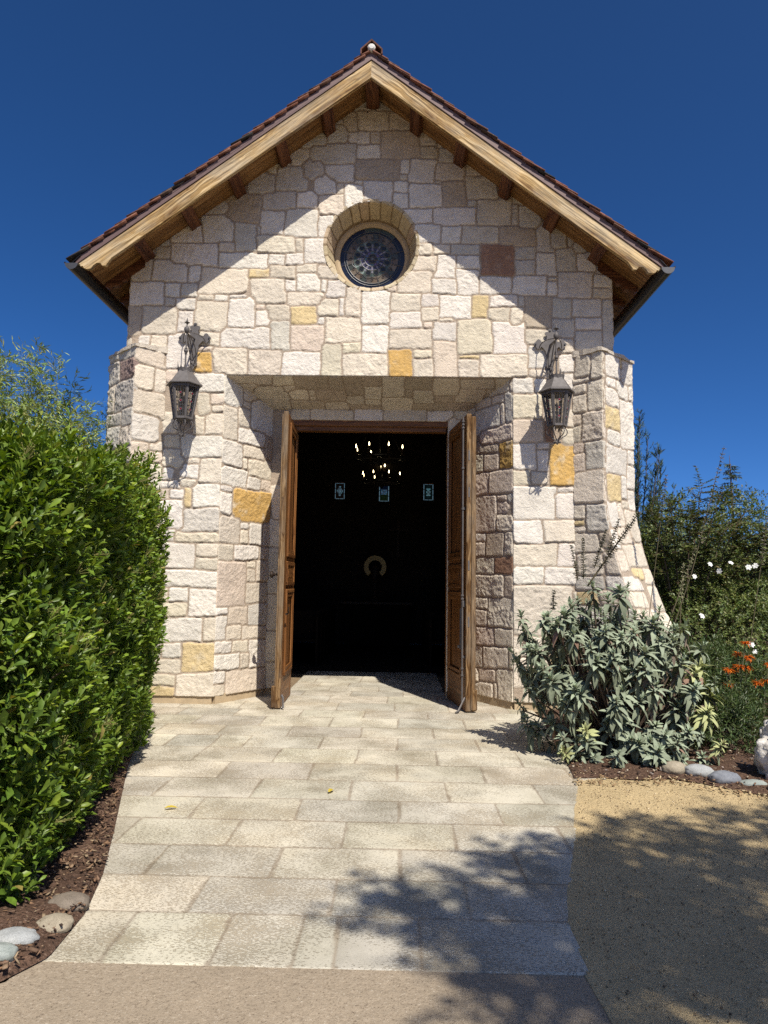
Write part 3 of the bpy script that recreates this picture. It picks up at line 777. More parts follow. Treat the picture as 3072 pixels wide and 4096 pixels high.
# ridge caps
mb = MB(); y = OY - .06
while y < YB:
    mb.col = tuple(np.array((.22, .10, .07)) * random.uniform(.5, 1.2))
    t = .018; e0, e1 = .0, .012
    pr = lambda dz: [(-.135, ZS + .095 + dz), (0, ZS + .225 + dz), (.135, ZS + .095 + dz), (.135, ZS + .03 + dz), (.118, ZS + .03 + dz), (.118, ZS + .09 + dz), (0, ZS + .20 + dz), (-.118, ZS + .09 + dz), (-.118, ZS + .03 + dz), (-.135, ZS + .03 + dz)]
    mb.prism(pr(0), y, y + .36); y += .365
mb.build('ridge_cap', M['tile'], chapel)
mb = MB(); mb.lathe([(.0, -.03), (.03, -.028), (.048, -.01), (.05, .03)], (0, OY - .035, ZS + .125), 10, 'y')
mb.build('ridge_mortar', M['mortar'], chapel, True)

# ---------------- round window
win = bpy.data.objects.new('round_window', None); COL.objects.link(win); win.parent = chapel; win.location = (WC[0], 0, WC[1]); win.empty_display_size = .2
def Pring(U, V, Hh):
    r = WR - Hh * .8 - V * .22
    return np.stack([WC[0] + r * np.cos(U), V - .012, WC[1] + r * np.sin(U)], 1)
Bv = []; a = -PI + .05; 
while a < PI - .05:
    w = rsx.uniform(.2, .34); Bv.append((a, .0, min(a + w, PI) - .045, .30, [(.50, .41, .27), (.46, .375, .235), (.47, .36, .245), (.52, .43, .29)][rsx.randint(4)])); a += w
relief('window_reveal', Pring, -PI, PI, -.0, .36, .014, Bv, M['stone'], win, 95, hs=.5, joint=.015, mortar=np.array((.23, .165, .098)))
mb = MB(); pr = [(.47, -.035), (.51, -.035), (.51, .03), (.435, .03), (.435, -.01), (.45, -.02)]
n = 64; vs, fs = [], []
for k in range(n):
    a = 2 * PI * k / n
    for r, y in pr: vs.append((WC[0] + r * math.cos(a), .385 + y, WC[1] + r * math.sin(a)))
m_ = len(pr)
for k in range(n):
    for j in range(m_): fs.append((k * m_ + j, k * m_ + (j + 1) % m_, ((k + 1) % n) * m_ + (j + 1) % m_, ((k + 1) % n) * m_ + j))
mb.add(vs, fs); mb.build('window_frame', M['plinth'], win, True)
mb = MB()
def gpt(r, a, y): return (WC[0] + r * math.cos(a), y, WC[1] + r * math.sin(a))
def sector(r0, r1, a0, a1, col, y=.395, n=4, jit=.12):
    c = np.array(col) * random.uniform(1 - jit, 1 + jit); mb.col = tuple(c)
    vs = [gpt(r0, a0 + (a1 - a0) * k / n, y) for k in range(n + 1)] + [gpt(r1, a0 + (a1 - a0) * k / n, y) for k in range(n + 1)]
    mb.add(vs, [(k, k + 1, n + 2 + k, n + 1 + k) for k in range(n)])
def disc(r, a, rad, col, y, n=14):
    c = gpt(r, a, y); mb.col = tuple(col)
    vs = [(c[0] + rad * math.cos(t * 2 * PI / n), y, c[2] + rad * math.sin(t * 2 * PI / n)) for t in range(n)]
    mb.add(vs, [tuple(range(n))])
T12 = 2 * PI / 12
for k in range(12):
    a0 = k * T12 + T12 / 2
    sector(.375, .44, a0, a0 + T12, (.008, .012, .03) if k not in (1, 2) else (.05, .07, .065))
    sector(.345, .375, a0, a0 + T12, (.010, .015, .024))
    for j in range(2):
        sector(.25, .345, a0 + j * T12 / 2, a0 + (j + 1) * T12 / 2, [(.075, .062, .05), (.12, .088, .06), (.045, .052, .044), (.15, .12, .085)][(k * 3 + j) % 4])
        sector(.16, .25, a0 + j * T12 / 2, a0 + (j + 1) * T12 / 2, [(.055, .075, .064), (.04, .058, .052), (.18, .23, .21)][0 if j else (2 if 2 < k < 8 and k != 5 else 1)])
    sector(.105, .16, a0, a0 + T12, (.035, .035, .085))
    sector(.062, .105, a0, a0 + T12, [(.12, .09, .20), (.08, .10, .19), (.07, .12, .15)][k % 3])
sector(0.001, .062, 0, 2 * PI, (.05, .045, .05), n=24)
BK = (.008, .009, .011)
for k in range(12):
    a = k * T12
    disc(.205, a + T12 / 2 * 1, .032, BK, .392); disc(.29, a, .016, (.045, .03, .022), .392); disc(.345, a + T12 / 2, .013, BK, .392)
    disc(.315, a + T12 / 2, .011, BK, .391); disc(.118, a + T12 / 2, .014, (.012, .012, .03), .391)
for k in range(6): disc(.05, k * PI / 3, .019, BK, .392)
disc(0, 0, .018, (.10, .11, .12), .391)
for k in range(12):
    a = k * T12; mb.col = (.17, .16, .19)
    p0, p1 = gpt(.11, a, .391), gpt(.20, a, .391); dx, dz = -math.sin(a) * .011, math.cos(a) * .011
    mb.add([(p0[0] + dx, .391, p0[2] + dz), (p0[0] - dx, .391, p0[2] - dz), (p1[0] - dx, .391, p1[2] - dz), (p1[0] + dx, .391, p1[2] + dz)], [(0, 1, 2, 3)])
mb.build('rose_glass', M['glass_art'], win)
mb = MB()
for r in (.062, .105, .16, .345, .375, .44): mb.tube([gpt(r, t * 2 * PI / 48, .389) for t in range(49)], .0035, 5, False)
for k in range(12):
    a = k * T12 + T12 / 2; mb.tube([gpt(.25, a, .389), gpt(.44, a, .389)], .003, 5); mb.tube([gpt(.062, a, .389), gpt(.16, a, .389)], .0028, 5)
    mb.tube([gpt(.25 + .03 * math.sin(t * PI / 6) * 1, k * T12 + t * T12 / 6, .389) for t in range(7)], .003, 5, False)
    for (rr_, aa, rd) in ((.205, a, .033), (.29, k * T12, .017), (.345, a, .014)):
        c = gpt(rr_, aa, .389); mb.tube([(c[0] + rd * math.cos(t * PI / 6), .389, c[2] + rd * math.sin(t * PI / 6)) for t in range(13)], .0028, 4, False)
for k in range(6):
    c = gpt(.05, k * PI / 3, .389); mb.tube([(c[0] + .02 * math.cos(t * PI / 6), .389, c[2] + .02 * math.sin(t * PI / 6)) for t in range(13)], .0025, 4, False)
mb.build('lead_lines', M['lead'], win)
mb = MB(); mb.lathe([(.52, .0), (.52, .02)], (WC[0], .41, WC[1]), 40, 'y'); mb.build('back_board', M['dark_wood'], win)

# ---------------- doorway timber and leaves
mb = MB()
mb.box((0, .845, 3.675), (2.16, .10, .10), None, .006); mb.box((0, .90, 3.60), (2.10, .12, .075), None, .006)
for s in (-1, 1): mb.box((s * 1.09, .90, 1.80), (.07, .14, 3.54), (Vector((0, 0, 1)), Vector((1, 0, 0)), Vector((0, 1, 0))), .005) if False else mb.bar((s * 1.095, .92, .0), (s * 1.095, .92, 3.56), .14, .07, (1, 0, 0), .005)
mb.build('door_frame', M['door'], chapel)

def door_leaf(s, hinge, ang):
    """leaf in its own frame: x from hinge to free edge, y outward from inner face, z up"""
    root = bpy.data.objects.new('door_leaf', None); COL.objects.link(root); root.parent = chapel; root.empty_display_size = .2
    hx, hy = hinge; ca, sa = math.cos(ang), math.sin(ang)
    dx = Vector((ca, sa, 0)); inner = Vector((-s * -sa * 0 + 0, 0, 0))
    # inner face looks towards the door opening (x -> 0)
    nrm_in = Vector((-sa, ca, 0)); nrm_in = nrm_in if nrm_in.x * -s > 0 else -nrm_in
    o = Vector((hx, hy, 0))
    def T(x, y, z): return o + dx * x - nrm_in * y + Vector((0, 0, z))      # y>0: away from the opening
    def bx(mb, x0, x1, y0, y1, z0, z1, bev=.004, vert=True):
        c = T((x0 + x1) / 2, (y0 + y1) / 2, (z0 + z1) / 2)
        if vert: mb.box(c, (z1 - z0, x1 - x0, y1 - y0), (Vector((0, 0, 1)), dx, -nrm_in), bev)
        else: mb.box(c, (x1 - x0, y1 - y0, z1 - z0), (dx, -nrm_in, Vector((0, 0, 1))), bev)
    Wd, Hh, z0 = 1.05, 3.56, .012
    mb = MB()
    # stiles, rails
    bx(mb, 0, .12, 0, .055, z0, Hh); bx(mb, Wd - .20, Wd - .03, 0, .055, z0, Hh)
    for (a, b) in ((z0, .42), (1.36, 1.47), (1.72, 1.83), (Hh - .14, Hh)): bx(mb, .12, Wd - .20, .002, .053, a, b, .003, False)
    # plank backs
    for k in range(4):
        w = (Wd - .32) / 4; bx(mb, .12 + k * w + .001, .12 + (k + 1) * w - .001, .016, .042, z0 + .01, Hh - .02, .003)
    mb.build('door_boards', M['door'], root)
    # free edge stile, weathered
    mb = MB(); bx(mb, Wd - .03, Wd, -.002, .058, z0 + .0, Hh + .005, .006)
    if s > 0: bx(mb, Wd - .055, Wd + .012, .058, .112, z0 + .015, Hh - .03, .008)
    else: bx(mb, Wd - .06, Wd + .006, .058, .072, z0 + .1, Hh - .03, .004)
    mb.build('edge_stile', M['edge'], root)
    mb = MB(); bx(mb, Wd - .07, Wd + .016, (.06 if s > 0 else .055), (.135 if s > 0 else .105), z0 + .005, .27, .018); mb.build('shoe', M['edge'], root)
    # raised mouldings round each panel on both faces
    for (a, b) in ((.36, 1.40), (1.45, 1.74), (1.80, Hh - .09)):
        pm = MB()
        for (yo, t) in ((-.022, .026), (-.012, .016)):
            g = 0 if t > .02 else .05
            xl, xr = .10 + g, Wd - .215 - g; zl, zh = a + g, b - g; w = .045
            bx(pm, xl, xl + w, yo, yo + t, zl, zh, .008); bx(pm, xr - w, xr, yo, yo + t, zl, zh, .008)
            bx(pm, xl, xr, yo - .001, yo + t, zl - .001, zl + w, .008, False); bx(pm, xl, xr, yo - .001, yo + t, zh - w, zh + .001, .008, False)
        if b - a < .4: bx(pm, .24, Wd - .36, -.016, .016, a + .09, b - .09, .012, False)
        pm.build('panel_moulding', M['door'], root)
        pm = MB()
        xl, xr, w = .10, Wd - .215, .06
        bx(pm, xl, xl + w, .05, .085, a, b, .008); bx(pm, xr - w, xr, .05, .085, a, b, .008)
        bx(pm, xl, xr, .05, .086, a - .001, a + w, .008, False); bx(pm, xl, xr, .05, .086, b - w, b + .001, .008, False)
        pm.build('panel_moulding', M['door'], root)
    if s < 0:
        mb = MB(); bx(mb, Wd - .115, Wd - .055, .072, .08, 1.49, 1.66, .002); plt = mb.build('lock_plate', M['brass_plate'], root)
        c = T(Wd - .085, .08, 1.575); mb = MB()
        d = -nrm_in
        prof = [(.014, 0), (.016, .02), (.012, .035), (.022, .05), (.036, .062), (.042, .078), (.038, .092), (.02, .10), (.001, .103)]
        vs, fs = [], []
        for r, h in prof:
            for k in range(12):
                a = 2 * PI * k / 12; vs.append(c + d * h + dx * (r * math.cos(a)) + Vector((0, 0, r * math.sin(a))))
        for i in range(len(prof) - 1):
            for k in range(12): fs.append((i * 12 + k, i * 12 + (k + 1) % 12, (i + 1) * 12 + (k + 1) % 12, (i + 1) * 12 + k))
        mb.add(vs, fs); mb.build('door_knob', M['brass_plate'], root, True)
        mb = MB(); mb.tube([T(Wd - .12, -.02, 1.10), T(Wd - .12, -.045, 1.11), T(Wd - .10, -.06, 1.12), T(Wd - .075, -.058, 1.15), T(Wd - .07, -.06, 1.19)], [.012, .011, .01, .008, .006], 6, True)
        mb.build('hook', M['brass_plate'], root, True)
        mb = MB(); mb.tube([T(Wd - .03, -.01, .16), T(Wd - .02, -.03, .13), T(Wd - .005, -.035, .06), T(Wd + .005, -.04, .015)], [.02, .013, .011, .016], 6); mb.build('floor_bolt', M['iron'], root)
    else:
        mb = MB(); xb = Wd - .075
        mb.tube([T(xb, -.03, .10), T(xb, -.03, Hh - .03)], .011, 8)
        for z in (.42, .50, 1.32, 1.36, 2.4, 2.9, 3.40, 3.44, 3.48): mb.lathe([(.012, -.012), (.02, -.008), (.02, .008), (.012, .012)], T(xb, -.03, z), 8)
        bx(mb, xb - .02, xb + .02, -.03, -.001, 1.22, 1.30, .006); bx(mb, xb - .016, xb + .016, -.03, 0, 2.39, 2.42, .004); bx(mb, xb - .016, xb + .016, -.03, 0, .62, .65, .004)
        mb.tube([T(xb - .055, -.035, 1.20), T(xb - .055, -.035, .72)], .014, 8); mb.tube([T(xb, -.03, 1.21), T(xb - .055, -.035, 1.20)], .01, 6)
        mb.lathe([(.0, -.02), (.018, -.012), (.018, .012), (0, .02)], T(xb - .085, -.05, .75), 8)
        mb.build('long_bolt', M['iron'], root, True)
        for z in (1.05, 1.72, 2.6, 3.05):
            mb = MB(); bx(mb, Wd - .002, Wd + .004, .018, .036, z - .06, z + .06, .001)
            mb.build('latch_plate', M['iron'], root)
        mb = MB(); mb.tube([T(Wd - .02, -.01, .17), T(Wd + .01, -.05, .11), T(Wd + .04, -.10, .03), T(Wd + .06, -.14, .015)], [.014, .013, .015, .012], 6, True, .6); mb.build('kick_stop', M['iron'], root, True)
    return root
door_leaf(-1, (-.985, .79), math.atan2(-1.05, .03))
door_leaf(1, (1.075, .79), math.atan2(-1.04, .15))

# ---------------- interior shell
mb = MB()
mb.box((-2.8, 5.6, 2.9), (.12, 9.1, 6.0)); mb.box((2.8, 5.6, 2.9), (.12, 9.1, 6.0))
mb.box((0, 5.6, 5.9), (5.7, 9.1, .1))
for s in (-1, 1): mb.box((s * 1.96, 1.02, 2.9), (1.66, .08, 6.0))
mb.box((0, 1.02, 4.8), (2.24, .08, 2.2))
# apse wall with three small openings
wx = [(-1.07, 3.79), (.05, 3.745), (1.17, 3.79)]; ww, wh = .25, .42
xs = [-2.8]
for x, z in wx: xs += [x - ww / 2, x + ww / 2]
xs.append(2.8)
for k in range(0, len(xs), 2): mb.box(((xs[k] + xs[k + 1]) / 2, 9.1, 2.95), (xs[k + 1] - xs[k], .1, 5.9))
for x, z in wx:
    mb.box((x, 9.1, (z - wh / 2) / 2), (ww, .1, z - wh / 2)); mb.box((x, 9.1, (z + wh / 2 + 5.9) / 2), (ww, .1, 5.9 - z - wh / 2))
mb.build('interior_walls', M['unlit_shell'], chapel)
# outer back gable with matching openings lets daylight reach the small windows
for i, (x, z) in enumerate(wx):
    sw = bpy.data.objects.new('stained_window', None); COL.objects.link(sw); sw.parent = chapel; sw.location = (x, 9.08, z); sw.empty_display_size = .1
    mb = MB()
    def rect(x0, x1, z0, z1, c): mb.col = c; mb.add([(x + x0, 9.08, z + z0), (x + x1, 9.08, z + z0), (x + x1, 9.08, z + z1), (x + x0, 9.08, z + z1)], [(0, 1, 2, 3)])
    hw, hh = ww / 2, wh / 2; e = .022
    lt = (1, .52, .25)
    for k in range(3):
        rect(-hw, -hw + e, -hh + k * wh / 3 + .008, -hh + (k + 1) * wh / 3 - .008, lt); rect(hw - e, hw, -hh + k * wh / 3 + .008, -hh + (k + 1) * wh / 3 - .008, lt)
    for k in range(2):
        rect(-hw + e + k * (ww - 2 * e) / 2 + .006, -hw + e + (k + 1) * (ww - 2 * e) / 2 - .006, -hh, -hh + e, lt); rect(-hw + e + k * (ww - 2 * e) / 2 + .006, -hw + e + (k + 1) * (ww - 2 * e) / 2 - .006, hh - e, hh, lt)
    iw, ih = hw - e, hh - e
    dk = [(.10, .045, .03), (.03, .05, .09), (.04, .08, .07)][i]
    nx, nz = 8, 12
    for a in range(nx):
        for b in range(nz):
            cx, cz = (a + .5) / nx * 2 - 1, (b + .5) / nz * 2 - 1
            t = math.atan2(cz, cx); r = math.hypot(cx, cz * 1.05)
            if i == 0: q = r < .62 + .1 * math.cos(4 * t); c = (.55, .62, .66) if q and (a + b) % 2 else ((.40, .45, .50) if q else dk)
            elif i == 1: q = abs(cz - .2) < .35 and abs(cx) < .7; c = [(.25, .45, .5), (.35, .3, .4), (.2, .35, .6)][(a + 2 * b) % 3] if q else ((.08, .14, .05) if cz < -.2 else (.03, .06, .14))
            else: q = r < .38 + .25 * abs(math.cos(3 * t)); c = (.6, .68, .66) if q else ((.10, .16, .15) if r < .8 else dk)
            j = random.uniform(.7, 1.3); q_ = .40 if sum(c) < .7 else 1.35
            c = tuple(min(1, v * j * q_ * w_) for v, w_ in zip(c, (1.5, .64, .28)))
            rect(-iw + a * 2 * iw / nx + .0015, -iw + (a + 1) * 2 * iw / nx - .0015, -ih + b * 2 * ih / nz + .0015, -ih + (b + 1) * 2 * ih / nz - .0015, c)
    mb.build('pane', M['backlit'], sw)
    mb = MB()
    for a in range(nx + 1): mb.box((x - iw + a * 2 * iw / nx, 9.075, z), (.0045, .008, 2 * ih))
    for b in range(nz + 1): mb.box((x, 9.0752, z - ih + b * 2 * ih / nz), (2 * iw, .008, .0045))
    for k in range(4):
        for sx in (-1, 1): mb.box((x + sx * (hw - e / 2), 9.0754, z - hh + k * wh / 3), (e, .008, .018))
    for k in range(3):
        for sz in (-1, 1): mb.box((x - hw + e + k * (ww - 2 * e) / 2, 9.0756, z + sz * (hh - e / 2)), (.014, .008, e))
    if i == 0:
        for o_ in (0, PI):
            p = [(x + .085 * math.sin(o_ + k * 2 * PI / 3), 9.07, z + .095 * math.cos(o_ + k * 2 * PI / 3)) for k in range(4)]; mb.tube(p, .004, 4)
    elif i == 2:
        for k in range(6): mb.tube([(x, 9.07, z), (x + .08 * math.cos(k * PI / 3 + PI / 6), 9.07, z + .1 * math.sin(k * PI / 3 + PI / 6))], .004, 4)
    else:
        for q in (-.05, .05): mb.tube([(x + q + .04 * math.cos(t * PI / 6), 9.07, z + .03 + .04 * math.sin(t * PI / 6)) for t in range(13)], .004, 4)
    mb.build('lead_lines', M['gutter'], sw)
    mb = MB(); fw = .03
    for sx in (-1, 1): mb.box((x + sx * (hw + fw / 2), 9.03, z), (fw, .06, wh + 2 * fw))
    for sz in (-1, 1): mb.box((x, 9.031, z + sz * (hh + fw / 2)), (ww, .058, fw))
    mb.build('frame', M['dark_wood'], sw)
# ------------------------------------------------------------------ ground
def mat_paver():
    m, nt, N, L, P = new_mat('worn limestone pavers')
    co = objco(nt); a = attr(nt)
    big = noise_node(nt, 2.1, 5, .6, co, .4)
    mp = nt.nodes.new('ShaderNodeMapping'); mp.inputs['Rotation'].default_value = (0, 0, .7); mp.inputs['Scale'].default_value = (1, 2.1, 1)
    L.new(co, mp.inputs['Vector'])
    pit = noise_node(nt, 62, 2.5, .5, mp.outputs['Vector'], .6)
    th = nt.nodes.new('ShaderNodeMath'); th.operation = 'MULTIPLY_ADD'; th.inputs[1].default_value = .8; L.new(big.outputs['Fac'], th.inputs[0]); L.new(pit.outputs['Fac'], th.inputs[2])
    r = ramp(nt, th.outputs[0], [(.92, (0, 0, 0)), (.98, (1, 1, 1))])
    big2 = noise_node(nt, 1.3, 4, .6, co, .2)
    tint = ramp(nt, big2.outputs['Fac'], [(.32, (.76, .755, .72)), (.5, (1, 1, 1)), (.68, (1.08, 1.05, 1.0))])
    c = mixc(nt, 1., a.outputs['Color'], tint.outputs['Color'], 'MULTIPLY')
    dk = mixc(nt, 1., c, (.70, .66, .61), 'MULTIPLY')
    mx = nt.nodes.new('ShaderNodeMix'); mx.data_type = 'RGBA'
    L.new(r.outputs['Color'], mx.inputs[0]); L.new(c, mx.inputs[6]); L.new(dk, mx.inputs[7])
    fine = noise_node(nt, 160, 3, .7, co)
    rf = ramp(nt, fine.outputs['Fac'], [(.3, (.86,)*3), (.7, (1.1,)*3)])
    L.new(mixc(nt, 1., mx.outputs[2], rf.outputs['Color'], 'MULTIPLY'), P.inputs['Base Color'])
    P.inputs['Roughness'].default_value = .8; P.inputs['Specular IOR Level'].default_value = .2
    inv = nt.nodes.new('ShaderNodeMath'); inv.operation = 'SUBTRACT'; inv.inputs[0].default_value = 1; L.new(r.outputs['Color'], inv.inputs[1])
    b1 = bump(nt, inv.outputs[0], .003, .8); bump(nt, fine.outputs['Fac'], .0015, .8, P, b1)
    return m
M['pavers'] = mat_paver()

def mat_grit(name, base, dark, light, s=170., bd=.003, dth=.36, lth=.68, patch=.14):
    m, nt, N, L, P = new_mat(name)
    co = objco(nt); n = noise_node(nt, s, 3, .75, co)
    r = ramp(nt, n.outputs['Fac'], [(dth - .05, dark), (dth + .03, base), (lth - .04, base), (lth + .04, light)])
    n2 = noise_node(nt, 2.2, 5, .65, co); r2 = ramp(nt, n2.outputs['Fac'], [(.3, (1 - patch,)*3), (.7, (1 + patch,)*3)])
    n3 = noise_node(nt, 34, 4, .65, co); r3 = ramp(nt, n3.outputs['Fac'], [(.3, (1 - patch,)*3), (.7, (1 + patch * .7,)*3)])
    c = mixc(nt, 1., mixc(nt, 1., r.outputs['Color'], r2.outputs['Color'], 'MULTIPLY'), r3.outputs['Color'], 'MULTIPLY')
    L.new(c, P.inputs['Base Color']); P.inputs['Roughness'].default_value = .92; P.inputs['Specular IOR Level'].default_value = .15
    b1 = bump(nt, n3.outputs['Fac'], bd * 2.2, .7); bump(nt, n.outputs['Fac'], bd, 1., P, b1)
    return m
M['dg'] = mat_grit('decomposed granite', (.51, .39, .215), (.24, .17, .09), (.66, .55, .36), 95, .010, .40)
M['concrete'] = mat_grit('washed concrete', (.30, .242, .175), (.14, .105, .075), (.46, .40, .32), 120, .004, .40, .64, .10)
M['mulch'] = mat_grit('bark mulch', (.105, .062, .042), (.035, .022, .016), (.22, .15, .11), 60, .012, .42, .62, .3)
M['earth'] = mat_grit('dry earth', (.22, .16, .10), (.12, .085, .055), (.34, .26, .17), 30, .01, .36, .68, .2)
M['chip'] = mat_col('bark chips', .85, .15)
def mat_rock(name, c0, c1, s=18., bd=.006, sp=.2):
    m, nt, N, L, P = new_mat(name); co = objco(nt)
    n = noise_node(nt, s, 6, .65, co, .4); r = ramp(nt, n.outputs['Fac'], [(.3, c0), (.7, c1)])
    n2 = noise_node(nt, 220, 2, .6, co); r2 = ramp(nt, n2.outputs['Fac'], [(.35, (.75,)*3), (.6, (1.05,)*3)])
    L.new(mixc(nt, 1., r.outputs['Color'], r2.outputs['Color'], 'MULTIPLY'), P.inputs['Base Color'])
    P.inputs['Roughness'].default_value = .75; P.inputs['Specular IOR Level'].default_value = sp
    bump(nt, n.outputs['Fac'], bd, .8, P); return m

def sheet(name, poly, z, mat, kind='structure', thick=0.):
    n = len(poly); vs = [(x, y, z) for x, y in poly] + [(x, y, z - .05) for x, y in poly]
    fs = [tuple(range(n))] + [(i, i + n, (i + 1) % n + n, (i + 1) % n) for i in range(n)]
    mb = MB(); mb.add(vs, fs); o = mb.build(name, mat); tag(o, kind=kind); return o
mb = MB(); mb.add([(-900, -900, -.04), (900, -900, -.04), (900, 900, -.04), (-900, 900, -.04)], [(0, 1, 2, 3)])
tag(mb.build('ground', M['earth']), kind='structure')
sheet('concrete_pavement', [(-1.02, -5.70), (-1.045, -5.965), (-1.12, -6.03), (-1.4, -6.14), (-2.2, -6.25), (-6, -6.4), (-6, -14), (1.6, -14), (1.42, -9), (1.28, -6.6), (1.19, -6.2), (1.155, -5.95), (1.15, -5.70)], -.004, M['concrete'])
def wob(poly, amp=.012, seg=.05, seed=1):
    rs = np.random.RandomState(seed); out = []
    for i in range(len(poly)):
        p, q = np.array(poly[i]), np.array(poly[(i + 1) % len(poly)]); L = np.linalg.norm(q - p); n = max(1, int(min(L / seg, 160)))
        for k in range(n): out.append(tuple(p + (q - p) * k / n + rs.normal(0, amp, 2) * (1 if L < 9 else 0)))
    return out
DGP = [(1.80, -3.08), (1.64, -3.65), (1.50, -4.2), (1.39, -4.62), (1.26, -5.05), (1.17, -5.42), (1.14, -5.83), (1.16, -6.2), (1.22, -6.6), (1.38, -9), (1.6, -14), (14, -14), (14, -5.5), (6, -4.6), (3.6, -3.72), (3.15, -3.42), (2.95, -3.27), (2.75, -3.08), (2.55, -2.97), (2.3, -3.02), (2.0, -2.98)]
sheet('gravel_path', wob(DGP, .003, .11), -.0005, M['dg'])

# paving
ROWY = [1.25, .838, .297, -.226, -.673, -1.184, -1.674, -2.173, -2.685, -3.18, -3.667, -4.114, -4.562, -4.984, -5.382, -5.815]
JX = {0: [], 1: [-1.1, -.45, .3, .95], 2: [-1.46, -.3, .39], 3: [-1.41, -.68, .05, .77, 1.52], 4: [-1.74, -1.03, -.29, .43, 1.14], 5: [-1.35, -.66, .06, .78, 1.52], 6: [-1.71, -1.29, -.99, -.29, .42, 1.17],
      7: [-1.3, -.62, .07, .76, 1.47], 8: [-.96, -.27, .42, 1.1], 9: [-1.29, -.61, .08, .78, 1.44], 10: [-.91, -.24, .43, 1.09], 11: [-1.2, -.56, .1, .76, 1.41], 12: [-.88, -.23, .43, 1.07], 13: [-.54, .11, .75], 14: [-.76, -.33, -.0, .16, .51]}
PV = [(.52, .475, .385), (.50, .46, .37), (.475, .44, .365), (.53, .485, .39), (.505, .46, .365), (.45, .42, .35), (.485, .45, .37)]
rp = np.random.RandomState(12)
Bp = []
for i in range(15):
    y1, y0 = ROWY[i], ROWY[i + 1]; J = list(JX[i]) or [-.2, .5]
    while J[0] > -2.9: J.insert(0, J[0] - rp.uniform(.62, .75))
    while J[-1] < 2.3: J.append(J[-1] + rp.uniform(.62, .75))
    for a, b in zip(J[:-1], J[1:]): Bp.append((a + .011, y0 + .011, b - .011, y1 - .011, PV[rp.randint(len(PV))]))
y = 1.25
while y < 3.6:
    J = [-1.6 - rp.uniform(0, .4)]
    while J[-1] < 1.5: J.append(J[-1] + rp.uniform(.4, .7))
    for a, b in zip(J[:-1], J[1:]): Bp.append((a + .011, y + .011, b - .011, y + .40, PV[rp.randint(len(PV))]))
    y += .41
pave_mort = np.array((.335, .285, .22))
_e = np.array(DGP[:7] + [(2.0, -2.98)]); _o = np.argsort(_e[:, 1])
def keep_pave(U, V): return ((V < .90) | (np.abs(U) < 1.08)) & ((V > -3.) | (U < np.interp(V, _e[_o, 1], _e[_o, 0]) + .02))
Ppv = lambda U, V, Hh: np.stack([U, V, Hh - .003], 1)
o = relief('stone_path', Ppv, -2.75, 2.05, -5.82, 3.4, .0125, Bp, M['pavers'], None, 111, keep_pave, joint=.0085, hs=.22, warp=.4, pillow=.012, mortar=pave_mort, rough_amp=.55)
tag(o, kind='structure')
mb = MB(); mb.box((0, 6.6, -.028), (5.6, 6.6, .04)); tag(mb.build('chapel_floor', M['unlit_shell']), kind='structure')  # floor past the lit paving, coloured with the same painted-in darkness

# planting beds
def bed(name, poly, seed):
    p = np.array(poly); x0, y0 = p.min(0); x1, y1 = p.max(0); st = .035
    xs, ys = np.arange(x0, x1 + st, st), np.arange(y0, y1 + st, st)
    X, Y = np.meshgrid(xs, ys, indexing='ij'); 
    def inside(X, Y):
        c = np.zeros(X.shape, bool)
        for i in range(len(poly)):
            (xa, ya), (xb, yb) = poly[i], poly[(i + 1) % len(poly)]
            if ya == yb: continue
            t = ((ya > Y) != (yb > Y)) & (X < (xb - xa) * (Y - ya) / (yb - ya) + xa); c ^= t
        return c
    def edge(X, Y):
        d = np.full(X.shape, 9.)
        for i in range(len(poly)):
            a, b = np.array(poly[i]), np.array(poly[(i + 1) % len(poly)]); ab = b - a
            t = np.clip(((X - a[0]) * ab[0] + (Y - a[1]) * ab[1]) / (ab @ ab), 0, 1)
            d = np.minimum(d, np.hypot(X - a[0] - t * ab[0], Y - a[1] - t * ab[1]))
        return d
    ins = inside(X, Y); ed = edge(X, Y)
    Z = .012 + np.clip(ed / .12, 0, 1) * .03 + fbm(X * 9, Y * 9, seed, 3) * .04 * np.clip(ed / .1, 0, 1)
    nx, ny = X.shape; idx = np.arange(nx * ny).reshape(nx, ny)
    Q = np.stack([idx[:-1, :-1], idx[1:, :-1], idx[1:, 1:], idx[:-1, 1:]], -1).reshape(-1, 4)
    Q = Q[ins.ravel()[Q].any(axis=1)]
    # pull outside corners back onto the edge
    fx, fy = X.ravel().copy(), Y.ravel().copy(); o_ = ~ins.ravel(); best = np.full(fx.shape, 9.); nxp, nyp = fx.copy(), fy.copy()
    for i in range(len(poly)):
        a, b = np.array(poly[i]), np.array(poly[(i + 1) % len(poly)]); ab = b - a
        t = np.clip(((fx - a[0]) * ab[0] + (fy - a[1]) * ab[1]) / (ab @ ab), 0, 1); qx, qy = a[0] + t * ab[0], a[1] + t * ab[1]
        d_ = np.hypot(fx - qx, fy - qy); m_ = d_ < best; best = np.where(m_, d_, best); nxp = np.where(m_, qx, nxp); nyp = np.where(m_, qy, nyp)
    fx = np.where(o_, nxp, fx); fy = np.where(o_, nyp, fy)
    V = np.stack([fx, fy, Z.ravel()], 1); V[o_, 2] = .004
    used = np.unique(Q); mp = -np.ones(nx * ny, dtype=int); mp[used] = np.arange(len(used))
    o = make_mesh(name, V[used], mp[Q].astype(np.int32), M['mulch'], None, smooth=True); tag(o, kind='structure')
    return inside
BEDL = [(-2.60, -.03), (-2.05, -1.81), (-1.72, -2.98), (-1.26, -4.41), (-1.08, -5.0), (-.985, -5.42), (-.965, -5.80), (-1.06, -5.985), (-1.4, -6.13), (-2.2, -6.24), (-5.2, -6.3), (-5.2, 1.5), (-3.1, 1.5), (-3.1, -.03)]
